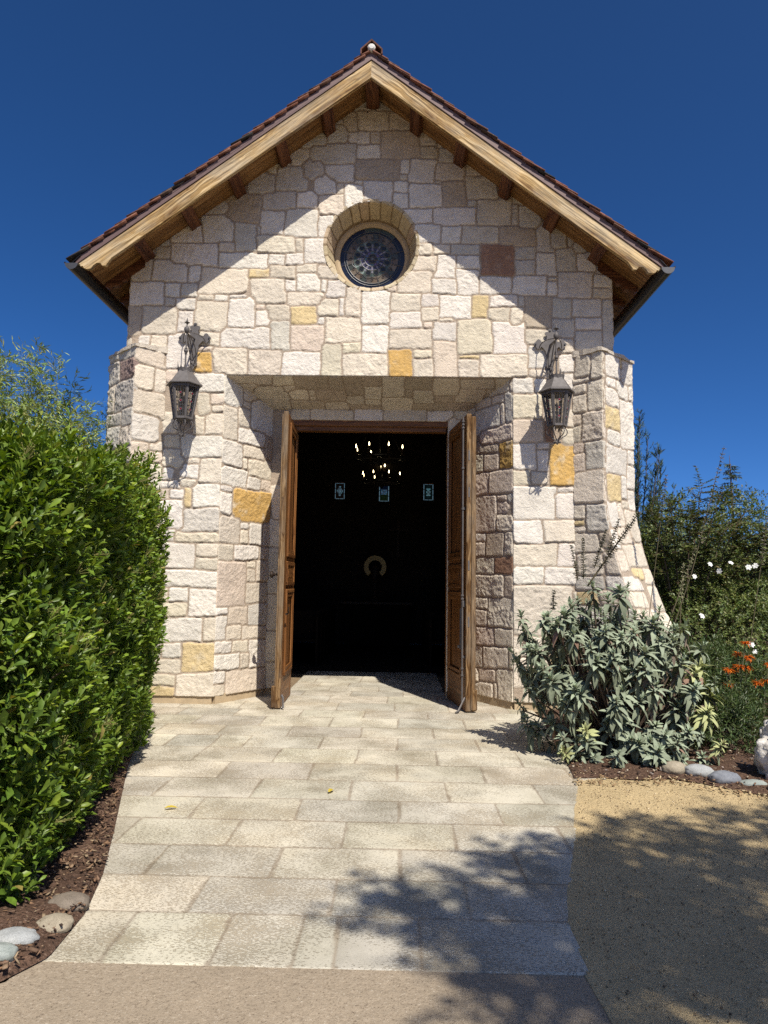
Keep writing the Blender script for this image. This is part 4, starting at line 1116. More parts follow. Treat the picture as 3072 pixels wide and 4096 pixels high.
BEDR = [(2.12, -.03), (2.0, -1.0), (1.92, -2.0), (1.80, -3.0), (2.0, -2.97), (2.3, -3.01), (2.55, -2.96), (2.75, -3.07), (2.95, -3.26), (3.15, -3.41), (3.6, -3.71), (6, -4.59), (9, -5), (9, 7), (3.2, 7), (3.2, -.03)]
inL = bed('planting_bed', BEDL, 5); inR = bed('planting_bed', BEDR, 9)
def chips(name, n, area, inside, seed, cols, size=(.012, .05)):
    zb0 = .035 if 'bark' in name else (.004 if 'grit' in name else .012)
    rs = np.random.RandomState(seed); VV, FF, CC = [], [], []
    cube = np.array([(x, y, z) for x in (-.5, .5) for y in (-.5, .5) for z in (-.5, .5)], float)
    cf = np.array([(0, 1, 3, 2), (4, 6, 7, 5), (0, 4, 5, 1), (2, 3, 7, 6), (0, 2, 6, 4), (1, 5, 7, 3)])
    x0, x1, y0, y1 = area; k = 0
    X = rs.uniform(x0, x1, n * 3); Y = rs.uniform(y0, y1, n * 3); m = inside(X, Y); X, Y = X[m][:n], Y[m][:n]
    for x, y in zip(X, Y):
        L = rs.uniform(*size); w = L * rs.uniform(.25, .6); t = rs.uniform(.002, .007)
        a, b, c = rs.uniform(0, 2 * PI), rs.normal(0, .35), rs.normal(0, .35)
        R = np.array(Matrix.Rotation(a, 3, 'Z') @ Matrix.Rotation(b, 3, 'Y') @ Matrix.Rotation(c, 3, 'X'))
        p = cube * np.array((L, w, t)); p[4:, 1] *= rs.uniform(.3, 1)
        VV.append(p @ R.T + np.array((x, y, zb0 + abs(rs.normal(0, zb0 * .35))))); FF.append(cf + 8 * k); CC.append(np.tile(np.array(cols[rs.randint(len(cols))]) * rs.uniform(.7, 1.25), (8, 1))); k += 1
    o = make_mesh(name, np.concatenate(VV), np.concatenate(FF).astype(np.int32), M['chip'], None, col=np.concatenate(CC)); tag(o, kind='stuff'); return o
BK_ = [(.12, .07, .045), (.08, .05, .037), (.16, .10, .065), (.20, .135, .085), (.055, .036, .028), (.26, .19, .12), (.20, .12, .07)]
chips('bark_chips', 6000, (-2.4, -.95, -6.2, -.2), lambda X, Y: inL(X, Y), 31, BK_, (.008, .036))
chips('bark_chips', 3600, (1.8, 5, -4.3, -.5), lambda X, Y: inR(X, Y), 32, BK_ + [(.30, .25, .22), (.4, .34, .26)], (.008, .036))

def inDG(X, Y): return (X > np.interp(Y, _e[_o, 1], _e[_o, 0]) + .03) & (Y < np.interp(X, [1.8, 2.3, 2.55, 2.95, 3.6, 6], [-3.1, -3.05, -3.0, -3.3, -3.75, -4.6]))
chips('gravel_grit', 5000, (1.1, 3.6, -6.6, -2.9), inDG, 33, [(.50, .38, .22), (.40, .29, .16), (.60, .50, .34), (.28, .20, .12), (.16, .11, .07)], (.003, .009))
chips('leaf_litter', 260, (1.75, 3.6, -3.55, -2.85), lambda X, Y: np.abs(Y - np.interp(X, [1.8, 2.3, 2.55, 2.95, 3.6], [-3.05, -3.05, -3.0, -3.3, -3.75])) < .16, 34, [(.34, .24, .13), (.22, .14, .075), (.42, .33, .2)], (.010, .04))
# ------------------------------------------------------------------ wall lanterns
def build_lantern(root, x, zb):
    yw = -.38; o = Vector((x, yw, zb))
    hexa = [(-PI / 2 + PI / 6 + k * PI / 3) for k in range(6)]
    def hx(R, z): return [o + Vector((R * math.cos(a), R * math.sin(a), z)) for a in hexa]
    # hipped hood with a flared rim
    mb = MB(); rings = [(.0855, .80), (.19, .655), (.222, .628), (.222, .618), (.19, .618), (.08, .77)]
    vs = []; 
    for R, z in rings: vs += hx(R, z)
    fs = []
    for i in range(len(rings) - 1):
        for k in range(6): fs.append((i * 6 + k, i * 6 + (k + 1) % 6, (i + 1) * 6 + (k + 1) % 6, (i + 1) * 6 + k))
    fs.append(tuple(range(30, 36))); mb.add(vs, fs); mb.build('hood', M['iron'], root)
    # pierced crown
    mb = MB(); R = .088; npt = 12
    for k in range(npt):
        a0, a1 = k * 2 * PI / npt, (k + 1) * 2 * PI / npt; am = (a0 + a1) / 2
        P_ = lambda a, z, R=R: o + Vector((R * math.cos(a), R * math.sin(a), z))
        tp = .072 if k % 2 else .045
        prof = [(a0, .785), (a1, .785), (a1, .825), (am + .12, .832), (am + .06, .825 + tp * .55), (am, .825 + tp), (am - .06, .825 + tp * .55), (am - .12, .832), (a0, .825)]
        vs = [P_(a, z, R + (z - .78) * .12) for a, z in prof] + [P_(a, z, R - .004 + (z - .78) * .12) for a, z in prof]
        n = len(prof); mb.add(vs, [tuple(range(n)), tuple(range(2 * n - 1, n - 1, -1))] + [(i, (i + 1) % n, n + (i + 1) % n, n + i) for i in range(n)])
    mb.build('crown', M['iron'], root)
    # rod, balls and spike
    mb = MB(); mb.lathe([(.011, .77), (.010, 1.015), (.017, 1.018), (.017, 1.028), (.011, 1.03), (.022, 1.04), (.026, 1.055), (.022, 1.072), (.012, 1.08), (.018, 1.084), (.018, 1.092), (.0095, 1.096), (.0095, 1.275), (.02, 1.285), (.032, 1.305), (.035, 1.325), (.030, 1.347), (.016, 1.358), (.008, 1.37), (.0075, 1.392), (.012, 1.398), (.034, 1.412), (.012, 1.416), (.014, 1.425), (.001, 1.475)], o, 12)
    mb.build('hanging_rod', M['iron'], root, True)
    # glazed body
    zt, zbm, Rt, Rb = .615, .205, .180, .112
    T_, B_ = hx(Rt, zt), hx(Rb, zbm)
    mb = MB()
    for k in range(6):
        mb.bar(T_[k], B_[k], .022, .012, (T_[k] - o).normalized())
        k2 = (k + 1) % 6
        mb.bar(T_[k] + Vector((0, 0, -.012)), T_[k2] + Vector((0, 0, -.012)), .008, .03); mb.bar(B_[k] + Vector((0, 0, .012)), B_[k2] + Vector((0, 0, .012)), .008, .028)
        # side stiles of the pane
        for f in (.11, .89): mb.bar(T_[k].lerp(T_[k2], f), B_[k].lerp(B_[k2], f), .013, .005, ((T_[k] + T_[k2]) / 2 - o).normalized())
    mb.add(hx(Rb, zbm - .003) + hx(Rb, zbm + .004), [tuple(range(6)), tuple(range(11, 5, -1))] + [(k, (k + 1) % 6, 6 + (k + 1) % 6, 6 + k) for k in range(6)])
    mb.build('cage', M['iron'], root)
    mb = MB()
    for k in range(6):
        k2 = (k + 1) % 6; q = .985
        mb.add([o + (p - o) * 1 for p in (T_[k].lerp(o + Vector((0, 0, zt)), .02), T_[k2].lerp(o + Vector((0, 0, zt)), .02), B_[k2].lerp(o + Vector((0, 0, zbm)), .02), B_[k].lerp(o + Vector((0, 0, zbm)), .02))], [(0, 1, 2, 3)])
    mb.build('glass_panes', M['clear'], root)
    mb = MB(); jw = []
    for k in range(6):
        k2 = (k + 1) % 6; g = lambda u, t: T_[k].lerp(T_[k2], u).lerp(B_[k].lerp(B_[k2], u), t)
        mb.tube([g(.5, .03), g(.5, .97)], .0028, 5)
        for u in (.3, .7): mb.tube([g(u + .015 * math.sin(t * 9), .05 + t * .9) for t in (0, .2, .4, .6, .8, 1)], .0022, 4)
        for t in (.27, .40, .50, .62, .74, .86): mb.tube([g(.12, t), g(.3, t + .008), g(.5, t), g(.7, t + .008), g(.88, t)], .0026 if t in (.27, .5, .74) else .002, 4)
        for t in (.27, .5, .74):
            c = g(.5, t); nn = ((T_[k] + T_[k2]) / 2 - o); nn.z = 0; nn.normalize(); xx = Vector((0, 0, 1)).cross(nn)
            mb.tube([c + xx * (.0165 * math.cos(j * PI / 6)) + Vector((0, 0, .0165 * math.sin(j * PI / 6))) for j in range(13)], .0032, 5, False); jw.append((c, nn, xx))
    mb.build('lead_lines', M['lead'], root)
    for c, nn, xx in jw:
        mb = MB(); mb.col = (.16, .006, .01)
        vs, fs = [c + nn * .006], []
        for j in range(10): vs.append(c + xx * (.0145 * math.cos(j * PI / 5)) + Vector((0, 0, .0145 * math.sin(j * PI / 5))))
        fs = [(0, 1 + j, 1 + (j + 1) % 10) for j in range(10)]; mb.add(vs, fs)
        mb.build('red_jewel', M['jewel'], root)
    mb = MB(); mb.tube([o + Vector((0, 0, .21)), o + Vector((0, 0, .40))], .016, 8); mb.lathe([(.03, .205), (.03, .225), (.016, .23)], o, 8); mb.lathe([(.009, .40), (.018, .44), (.012, .48), (.001, .51)], o, 8)
    mb.build('lamp_holder', M['gutter_end'], root, True)
    # scrolled basket
    mb = MB()
    for k in range(6):
        a = hexa[k] ; d = Vector((math.cos(a), math.sin(a), 0)); up = Vector((0, 0, 1))
        pts = [(.060, .150), (.052, .165), (.058, .182), (.075, .190), (.098, .185), (.118, .165), (.124, .138), (.112, .108), (.088, .088), (.062, .078), (.058, .066), (.040, .056), (.022, .042), (.012, .024), (.018, .010), (.034, .006), (.042, .016), (.036, .026), (.029, .020)]
        sm = []
        for i in range(len(pts) - 1):
            for t in (0, .5): sm.append((pts[i][0] * (1 - t) + pts[i + 1][0] * t, pts[i][1] * (1 - t) + pts[i + 1][1] * t))
        sm.append(pts[-1]); mb.tube([o + d * r + up * z for r, z in sm], .0062, 6)
        mb.tube([o + d * .098 + up * .186, o + d * .105 + up * .205], .006, 5)
    mb.lathe([(.001, -.015), (.012, -.005), (.014, .01), (.01, .03), (.006, .06)], o, 8)
    mb.build('scroll_basket', M['iron'], root, True)
    # cross shaped back plate
    pts = []
    def lobe(cx, cz, r, a0, a1, n=8): return [(cx + r * math.cos(a0 + (a1 - a0) * i / n), cz + r * math.sin(a0 + (a1 - a0) * i / n)) for i in range(n + 1)]
    D = math.radians
    P_ = []
    P_ += lobe(0, .275, .026, D(-20), D(200)) [::1]
    right_top = [(.030, .262)] + lobe(.040, .235, .026, D(60), D(-80), 6) + [(.042, .20), (.044, .165)]
    arm_r = [(.075, .135), (.11, .13)] + lobe(.145, .138, .026, D(150), D(20), 6) + lobe(.182, .10, .024, D(80), D(-80), 6) + lobe(.145, .062, .026, D(-20), D(-150), 6) + [(.11, .068), (.085, .045), (.055, .005)]
    low = [(.045, -.05), (.043, -.16), (.036, -.21), (.044, -.235), (.03, -.262), (.014, -.268), (0, -.30)]
    half = lobe(0, .275, .026, D(90), D(-20), 5) + right_top + arm_r + low
    poly = half + [(-x_, z_) for x_, z_ in half[-2:0:-1]]
    cz = 1.235
    mb = MB(); mb.prism([(x + a_, zb + cz + b_) for a_, b_ in poly], -.046, -.036)
    mb.build('wall_plate', M['iron'], root)
    for px_, pz_ in ((0, .275), (.182, .10), (-.182, .10), (0, -.255)):
        mb = MB(); mb.lathe([(.009, -.058), (.011, -.050), (.011, -.0)], (x + px_, 0, zb + cz + pz_), 8, 'y')
        mb.build('bolt', M['gutter_end'], root)
    # straps from the ball back to the plate
    mb = MB(); t0 = o + Vector((0, .01, 1.29))
    wp = lambda a_, b_, y=-.055: Vector((x + a_, y, zb + cz + b_))
    def curve(p0, c1, c2, p3, n=14):
        return [p0 * (1 - t) ** 3 + c1 * 3 * t * (1 - t) ** 2 + c2 * 3 * t * t * (1 - t) + p3 * t ** 3 for t in (i / n for i in range(n + 1))]
    for sgn in (-1, 1):
        mb.tube(curve(t0, t0 + Vector((sgn * .04, .06, .03)), wp(sgn * .13, .13, -.12), wp(sgn * .14, .045)), .006, 6)
        mb.tube(curve(t0, t0 + Vector((sgn * .01, .10, -.02)), wp(sgn * .075, -.02, -.12), wp(sgn * .02, -.22)), .006, 6)
    mb.tube(curve(t0, t0 + Vector((0, .16, -.02)), wp(0, -.05, -.20), wp(0, -.20)), .007, 6)
    mb.tube([wp(0, -.20), wp(0, -.235, -.075), wp(0, -.262, -.10), wp(0, -.25, -.13), wp(0, -.225, -.125)], .009, 6)
    mb.tube([t0 + Vector((0, 0, -.01)), o + Vector((0, .17, 1.30)), wp(0, .09, -.05)], .012, 6)
    mb.build('bracket_arm', M['iron'], root, True)
lant = thing('wall_lantern', (-2.21, -.38, 3.215), 'black iron hexagonal lantern with red jewels on the wall beside the clipped hedge', 'lantern', 'iron lanterns flanking the doorway')
build_lantern(lant, -2.21, 3.215)
l2 = lant.copy(); COL.objects.link(l2); l2.location = (2.283, -.38, 3.178); l2['label'] = 'black iron hexagonal lantern with red jewels on the wall above the silver-leaved shrub'
for ch in list(lant.children):
    c = ch.copy(); COL.objects.link(c); c.parent = l2

# ------------------------------------------------------------------ things inside the chapel
M['unlit_wood'] = mat_plain('wood blackened for unlit nave', (.010, .007, .005), .8, 0, .1, .2, 6)  # darker copy of the interior wood, with the nave's shade in its colour
def build_chandelier(root, x, y, z):
    mb = MB(); R = .44
    mb.tube([(x + R * math.cos(t * PI / 24), y + R * math.sin(t * PI / 24), z) for t in range(49)], .022, 8, False)
    for k in range(4): mb.bar((x, y, z), (x + R * math.cos(k * PI / 2), y + R * math.sin(k * PI / 2), z), .02, .02)
    mb.lathe([(.03, -.12), (.06, -.06), (.05, .0), (.02, .06)], (x, y, z), 8)
    mb.build('ring', M['gutter'], root)
    for k in range(8):
        a = (k + .5) * PI / 4; c = (x + R * math.cos(a), y + R * math.sin(a), z)
        mb = MB(); mb.lathe([(.035, .02), (.04, .03), (.02, .035), (.018, .15), (.016, .155)], c, 8); cd = mb.build('candle', M['dark_wood'], root)
        mb = MB(); mb.lathe([(.006, .155), (.012, .175), (.009, .197), (.002, .225)], c, 8); mb.build('bulb', M['bulb'], cd, True)
    mb = MB()
    for k in range(4): mb.tube([(x + R * .98 * math.cos(k * PI / 2), y + R * .98 * math.sin(k * PI / 2), z), (x, y, z + .9)], .008, 5)
    mb.tube([(x, y, z + .9), (x, y, 5.85)], .01, 5); mb.build('chain', M['gutter'], root)
c1 = thing('chandelier', (.06, 3.7, 3.69), 'dark ring chandelier with lit candle bulbs hanging nearest the chapel door', 'chandelier', 'ring chandeliers in the nave'); build_chandelier(c1, .06, 3.7, 3.69)
c2 = thing('chandelier', (.03, 6.9, 3.71), 'dark ring chandelier with lit candle bulbs hanging deeper in the nave, lower in view', 'chandelier', 'ring chandeliers in the nave'); build_chandelier(c2, .03, 6.9, 3.71)
sc = thing('wall_sconce', (.02, 9.0, 4.36), 'small two-bulb wall sconce glowing high on the end wall', 'sconce')
mb = MB(); mb.box((.02, 9.03, 4.34), (.16, .03, .12), None, .01); mb.bar((-.03, 8.98, 4.36), (.07, 8.98, 4.36), .02, .02); mb.build('back_plate', M['dark_wood'], sc)
for dx, dz in ((-.045, .02), (.04, .05)):
    mb = MB(); mb.lathe([(.008, 0), (.017, .03), (.013, .05), (.002, .08)], (.02 + dx, 8.97, 4.36 + dz), 8); mb.build('bulb', M['bulb'], sc, True)
al = thing('altar', (-.05, 8.2, 0), 'dark wooden altar table with panelled front at the end of the nave', 'altar')
mb = MB(); mb.box((-.05, 8.2, 1.02), (1.7, .7, .07), None, .01); mb.build('table_top', M['dark_wood'], al)
mb = MB(); mb.box((-.05, 8.22, .5), (1.5, .55, .96), None, .01)
for k in range(5): mb.box((-.05 - .6 + k * .3, 7.935, .5), (.05, .03, .94), None, .004)
mb.box((-.05, 7.93, .94), (1.5, .03, .06), None, .004); mb.box((-.05, 7.93, .08), (1.5, .03, .1), None, .004); mb.build('panelled_front', M['unlit_wood'], al)
wr = MB(); R = .27
vs, fs = [], []; n = 30
for i in range(n + 1):
    a = math.radians(-52 + 284 * i / n)
    for (r, y) in ((R, 0), (R - .11, 0), (R - .11, .03), (R, .03)): vs.append((-.12 + r * math.cos(a), 8.3 + y, 1.87 + r * math.sin(a)))
for i in range(n):
    for j in range(4): fs.append((i * 4 + j, i * 4 + (j + 1) % 4, (i + 1) * 4 + (j + 1) % 4, (i + 1) * 4 + j))
fs += [(0, 1, 2, 3), (n * 4 + 3, n * 4 + 2, n * 4 + 1, n * 4)]
wr.add(vs, fs)
halo = thing('gilded_halo', (-.12, 8.3, 1.055), 'dull gold open ring standing on a post on the altar', 'ornament')
wr.build('ring', M['gilt'], halo)
mb = MB(); mb.lathe([(.16, 1.056), (.16, 1.09), (.05, 1.12), (.03, 1.5), (.075, 1.56), (.11, 1.75), (.10, 1.86), (.05, 1.93), (.001, 1.96)], (-.12, 8.36, 0), 14); mb.build('post', M['dark_wood'], halo, True)
cr = thing('wall_cross', (.42, 9.0, 2.2), 'dark wooden cross fixed to the end wall beside the gold ring', 'cross')
mb = MB(); mb.box((.42, 9.03, 2.62), (.07, .04, .95), None, .005); mb.build('upright', M['dark_wood'], cr)
mb = MB(); mb.box((.42, 9.005, 2.82), (.52, .03, .07), None, .005); mb.build('crossbar', M['dark_wood'], cr)
for i in range(6):
    for s in (-1, 1):
        y = 4.2 + i * .62; x = s * 1.75
        pw = thing('pew', (x, y, 0), 'dark wooden pew in the unlit nave behind the doorway', 'pew', 'pews in the nave')
        mb = MB(); mb.box((x, y, .45), (1.5, .38, .04)); mb.build('seat', M['unlit_wood'], pw)
        mb = MB(); mb.box((x, y + .2, .72), (1.5, .04, .5)); mb.build('backrest', M['unlit_wood'], pw)
        for q in (-.74, .74): mb = MB(); mb.box((x + q, y + .02, .44), (.04, .44, .88)); mb.build('side_panel', M['unlit_wood'], pw)

# ------------------------------------------------------------------ foliage
M['hedge_leaf'] = mat_leaf('glossy hedge leaf', .42, .32, .28, (1.1, 1.15, .25))
M['sage_leaf'] = mat_leaf('felted silver leaf', .75, .15, .12, (1., 1.05, .6), .12)
M['shrub_leaf'] = mat_leaf('small shrub leaf', .45, .4, .2, (1., 1.1, .35))
M['needle'] = mat_leaf('conifer sprays', .6, .2, .08, (1, 1, .5), .2)
M['petal'] = mat_leaf('petals', .6, .2, .3, (1, 1, 1), .08)
M['bark'] = mat_plain('bark', (.13, .095, .07), .9, 0, .1, .35, 20, .004, 50)
M['green_stem'] = mat_plain('green stem', (.14, .15, .075), .7, 0, .2, .2, 20)

def unit(a): return a / np.maximum(np.linalg.norm(a, axis=-1, keepdims=True), 1e-9)
TPL = {
 'leaf': ([0, .52, 1], [0., 1., 0.]),
 'obov': ([0, .35, .72, 1], [.12, .7, 1., 0.]),
 'lance': ([0, .22, .5, .78, 1], [.3, .85, 1., .62, 0.]),
 'strap': ([0, .5, 1], [.7, 1., .1]),
}
def leaves(name, pos, dr, nr, L, Wd, col, mat, parent=None, kind='leaf', bend=.25, fold=.22, stuff=False):
    pos, dr = np.asarray(pos, float), unit(np.asarray(dr, float)); n = len(pos)
    nr = np.asarray(nr, float); nr = unit(nr - dr * (nr * dr).sum(1, keepdims=True)); sd_ = np.cross(dr, nr)
    L = np.broadcast_to(np.asarray(L, float), (n,)); Wd = np.broadcast_to(np.asarray(Wd, float), (n,)); bend = np.broadcast_to(np.asarray(bend, float), (n,))
    ts, ws = TPL[kind]; rows = []
    for t, w in zip(ts, ws):
        th = bend * t * 1.0
        c = pos + dr * (L * t * np.cos(th * .6))[:, None] - nr * (L * bend * t * t)[:, None]
        hw = (Wd * .5 * w)[:, None]
        if t == 0 and w == 0 or (t == 1 and w <= .001): rows.append([c])
        else: rows.append([c - sd_ * hw + nr * hw * fold * 2, c, c + sd_ * hw + nr * hw * fold * 2])
    V = np.stack([p for r in rows for p in r], 1); k = V.shape[1]
    tris, quads = [], []; st = 0; idxs = []
    for r in rows: idxs.append(list(range(st, st + len(r)))); st += len(r)
    for a, b in zip(idxs[:-1], idxs[1:]):
        if len(a) == 1 and len(b) == 3: tris += [(a[0], b[1], b[0]), (a[0], b[2], b[1])]
        elif len(a) == 3 and len(b) == 1: tris += [(a[0], a[1], b[0]), (a[1], a[2], b[0])]
        elif len(a) == 3: quads += [(a[0], a[1], b[1], b[0]), (a[1], a[2], b[2], b[1])]
    off = (np.arange(n) * k)[:, None, None]
    Ft = (np.array(tris)[None] + off).reshape(-1, 3) if tris else None
    Fq = (np.array(quads)[None] + off).reshape(-1, 4) if quads else None
    C = np.repeat(np.asarray(col, float), k, axis=0)
    o = make_mesh(name, V.reshape(-1, 3), Fq, mat, parent, col=C, smooth=True, Ft=Ft)
    return o

def rot_about(v, ax, ang):
    ax = unit(ax); c, s = np.cos(ang)[:, None], np.sin(ang)[:, None]
    return v * c + np.cross(ax, v) * s + ax * (ax * v).sum(1, keepdims=True) * (1 - c)

def shoots(tip, dirs, nleaf, length, rs, spread=1.0):
    """leaf bases and directions spiralling along each shoot"""
    n = len(tip); d = unit(dirs)
    ref = np.where(np.abs(d[:, 2:3]) < .9, np.array([[0, 0, 1.]]), np.array([[1., 0, 0]])); x = unit(np.cross(ref, d)); y = np.cross(d, x)
    P, D, Nn, T_ = [], [], [], []
    ph = rs.uniform(0, 6.28, n)
    for k in range(nleaf):
        t = k / max(1, nleaf - 1)
        a = ph + k * 2.4 + rs.normal(0, .2, n)
        side = x * np.cos(a)[:, None] + y * np.sin(a)[:, None]
        open_ = (1.15 - .75 * t) * spread
        D.append(unit(d * np.cos(open_) + side * np.sin(open_) + rs.normal(0, .12, (n, 3))))
        Nn.append(unit(d * 1.0 - side * .45 + np.array((0, 0, .25)))); P.append(tip - d * (length * (1 - t))[:, None]); T_.append(np.full(n, t))
    return np.concatenate(P), np.concatenate(D), np.concatenate(Nn), np.concatenate(T_)

def colvar(base, n, rs, amt=.25, hue=.08):
    base = np.array(base); pick = base[rs.randint(len(base), size=n)] if base.ndim == 2 else np.tile(base, (n, 1))
    return np.clip(pick * rs.uniform(1 - amt, 1 + amt, (n, 1)) * (1 + rs.normal(0, hue, (n, 3))), .004, 1)

# ---- clipped hedge on the left
rs = np.random.RandomState(21)
hedge = thing('hedge', (-2.5, -3.2, 0), 'tall glossy dark green hedge along the left side of the stone path', 'hedge')
HA, HB = np.array((-1.20, -5.38)), np.array((-2.10, -1.12)); hl = np.linalg.norm(HB - HA); hd = (HB - HA) / hl; hn = np.array((hd[1], -hd[0])); hn = hn if hn[0] > 0 else -hn
def hedge_pts(n, rs, dmax=.42):
    s = rs.uniform(-.28, hl + .06, n); q = rs.uniform(0, 1, n)
    Ht = 2.10 + .74 * np.clip(s / hl, 0, 1) + .10 * np.sin(s * 2.3) + .05 * np.sin(s * 6.1)
    face = q < .62
    z = np.where(face, .10 + (Ht - .16) * (q / .62), Ht)
    inw = np.where(face, 0, (q - .62) / .38 * 1.5)
    u = np.clip((z - (Ht - .35)) / .35, 0, 1); inw = inw + np.where(face, .16 * u ** 2, .16)
    z = np.where(face, z, Ht - .05 * inw)
    sh_ = np.clip((s - hl + 1.5) / 1.56, 0, 1); drop = .85 * sh_ ** 2.2; z = z - drop * np.clip((z - .9) / 1.6, 0, 1)
    inw = inw + np.where(face, .36 * u ** 2 * sh_, .36 * sh_)
    # lean: full at two thirds height, tucked in at the foot
    bul = .10 * np.sin(np.clip(z / Ht, 0, 1) ** .8 * PI * .95) * np.clip(.35 + s / hl, .35, 1) - .03
    e0 = np.clip(-s / .28, 0, 1); e1 = np.clip((s - hl + .5) / .56, 0, 1)
    rnd = np.where(face, 0., 0.)
    inw = inw + .35 * e0 ** 2 + .22 * e1 ** 2 - bul
    bump_ = fbm(s * 1.7 + 5, z * 1.9 + inw, 3, 3) * .34 + fbm(s * 5, z * 5 + inw, 8, 2) * .12
    nx = np.where(face, 1., .15) ; nz = np.where(face, .12 + .7 * u, 1.)
    nrm3 = unit(np.stack([hn[0] * nx - hd[0] * e0 * .9 + hd[0] * e1 * .6, hn[1] * nx - hd[1] * e0 * .9 + hd[1] * e1 * .6, nz], 1))
    depth = dmax * rs.uniform(0, 1, n) ** 1.6
    P = np.stack([HA[0] + hd[0] * s - hn[0] * inw, HA[1] + hd[1] * s - hn[1] * inw, z], 1) + nrm3 * (bump_ - depth)[:, None]
    P[:, 2] = np.maximum(P[:, 2], .06)
    return P, nrm3, depth
def hedge_end(n, rs):
    """near and far end faces"""
    t = rs.uniform(0, 1.5, n); far = rs.rand(n) < .35; z = rs.uniform(.08, 1, n) * np.where(far, 1.9, 2.05)
    s = np.where(far, hl + .05, -.30); sg = np.where(far, 1., -1.)
    P = np.stack([HA[0] + hd[0] * s - hn[0] * (t + .25), HA[1] + hd[1] * s - hn[1] * (t + .25), z], 1)
    nr = unit(np.stack([hd[0] * sg, hd[1] * sg, np.full(n, .25)], 1)); dp = .3 * rs.uniform(0, 1, n) ** 1.5
    return P + nr * (fbm(t * 3, z * 3, 17, 2) * .25 - dp)[:, None], nr, dp
P0, N0, D0 = hedge_pts(10500, rs); P1, N1, D1 = hedge_end(1900, rs)
P0, N0, D0 = np.concatenate([P0, P1]), np.concatenate([N0, N1]), np.concatenate([D0, D1])
n = len(P0)
dirs = unit(N0 * .65 + np.array((.22, -.08, .85)) + rs.normal(0, .27, (n, 3)))
lp, ld, lnn, lt = shoots(P0, dirs, 8, rs.uniform(.07, .13, n), rs, .8)
big = np.tile(rs.uniform(.75, 1.2, n), 8)
Ls = (.068 - .016 * lt) * big * rs.uniform(.6, 1.3, len(lp))
pal = np.array([(.115, .18, .024), (.095, .155, .022), (.14, .21, .028), (.075, .125, .02), (.16, .225, .03)])
cc = colvar(pal, len(lp), rs, .16, .04); yn = (lt > .7)[:, None] & (np.tile(rs.rand(n) < .45, 8))[:, None]
cc = np.where(yn, cc * np.array((1.3, 1.22, 1.0)) + np.array((.01, .01, 0)), cc)
dead = rs.rand(len(lp)) < .010; cc[dead] = (.30, .24, .07)
leaves('foliage', lp, ld, lnn, Ls * 1.12, Ls * .46, cc, M['hedge_leaf'], hedge, 'obov', rs.uniform(-.1, .5, len(lp)))
# loose new growth standing out of the clipped top and face
top_i = rs.choice(np.where((D0 < .2) & (P0[:, 2] > 1.9))[0], 330)
tp = P0[top_i] + unit(N0[top_i] * .5 + np.array((0, 0, .8)) + rs.normal(0, .3, (len(top_i), 3))) * rs.uniform(.04, .17, (len(top_i), 1))
dd = unit(tp - P0[top_i] + np.array((0, 0, .03)) + rs.normal(0, .02, (len(top_i), 3)))
a1, a2, a3, a4 = shoots(tp, dd, 10, rs.uniform(.10, .20, len(tp)), rs)
leaves('new_growth', a1, a2, a3, rs.uniform(.035, .062, len(a1)), rs.uniform(.015, .026, len(a1)), colvar([(.17, .225, .03), (.12, .18, .022), (.20, .25, .045)], len(a1), rs, .2), M['hedge_leaf'], hedge, 'obov', .2)
# twigs and small seed sprays
mb = MB()
for k in range(150):
    i = rs.randint(n); p = P0[i] - N0[i] * .12; q = p - N0[i] * .4 + np.array((0, 0, -.2)); mb.tube([tuple(q), tuple((p + q) / 2 + rs.normal(0, .03, 3)), tuple(p)], .004, 4)
for k in range(9):
    b = HA + hd * (k + .5) / 9 * hl - hn * .75
    for j in range(5):
        mb.tube([(b[0], b[1], 0), (b[0] + rs.normal(0, .12), b[1] + rs.normal(0, .12), .9), (b[0] + rs.normal(0, .2) - .15, b[1] + rs.normal(0, .2), 1.5)], [.025, .018, .006], 6)
mb.build('branches', M['bark'], hedge)
mb = MB()
fr = rs.choice(np.where(D0 < .12)[0], 170)
for i in fr:
    p = P0[i]; d = dirs[i]; mb.col = (.16, .15, .05)
    for j in range(7):
        e = p + d * .05 + unit(d + rs.normal(0, .5, 3)) * rs.uniform(.03, .08); mb.tube([tuple(p + d * .04), tuple(e)], .0011, 3)
        mb.lathe([(.001, -.004), (.004, 0), (.001, .004)], tuple(e), 5)
mb.build('seed_sprays', M['chip'], hedge)

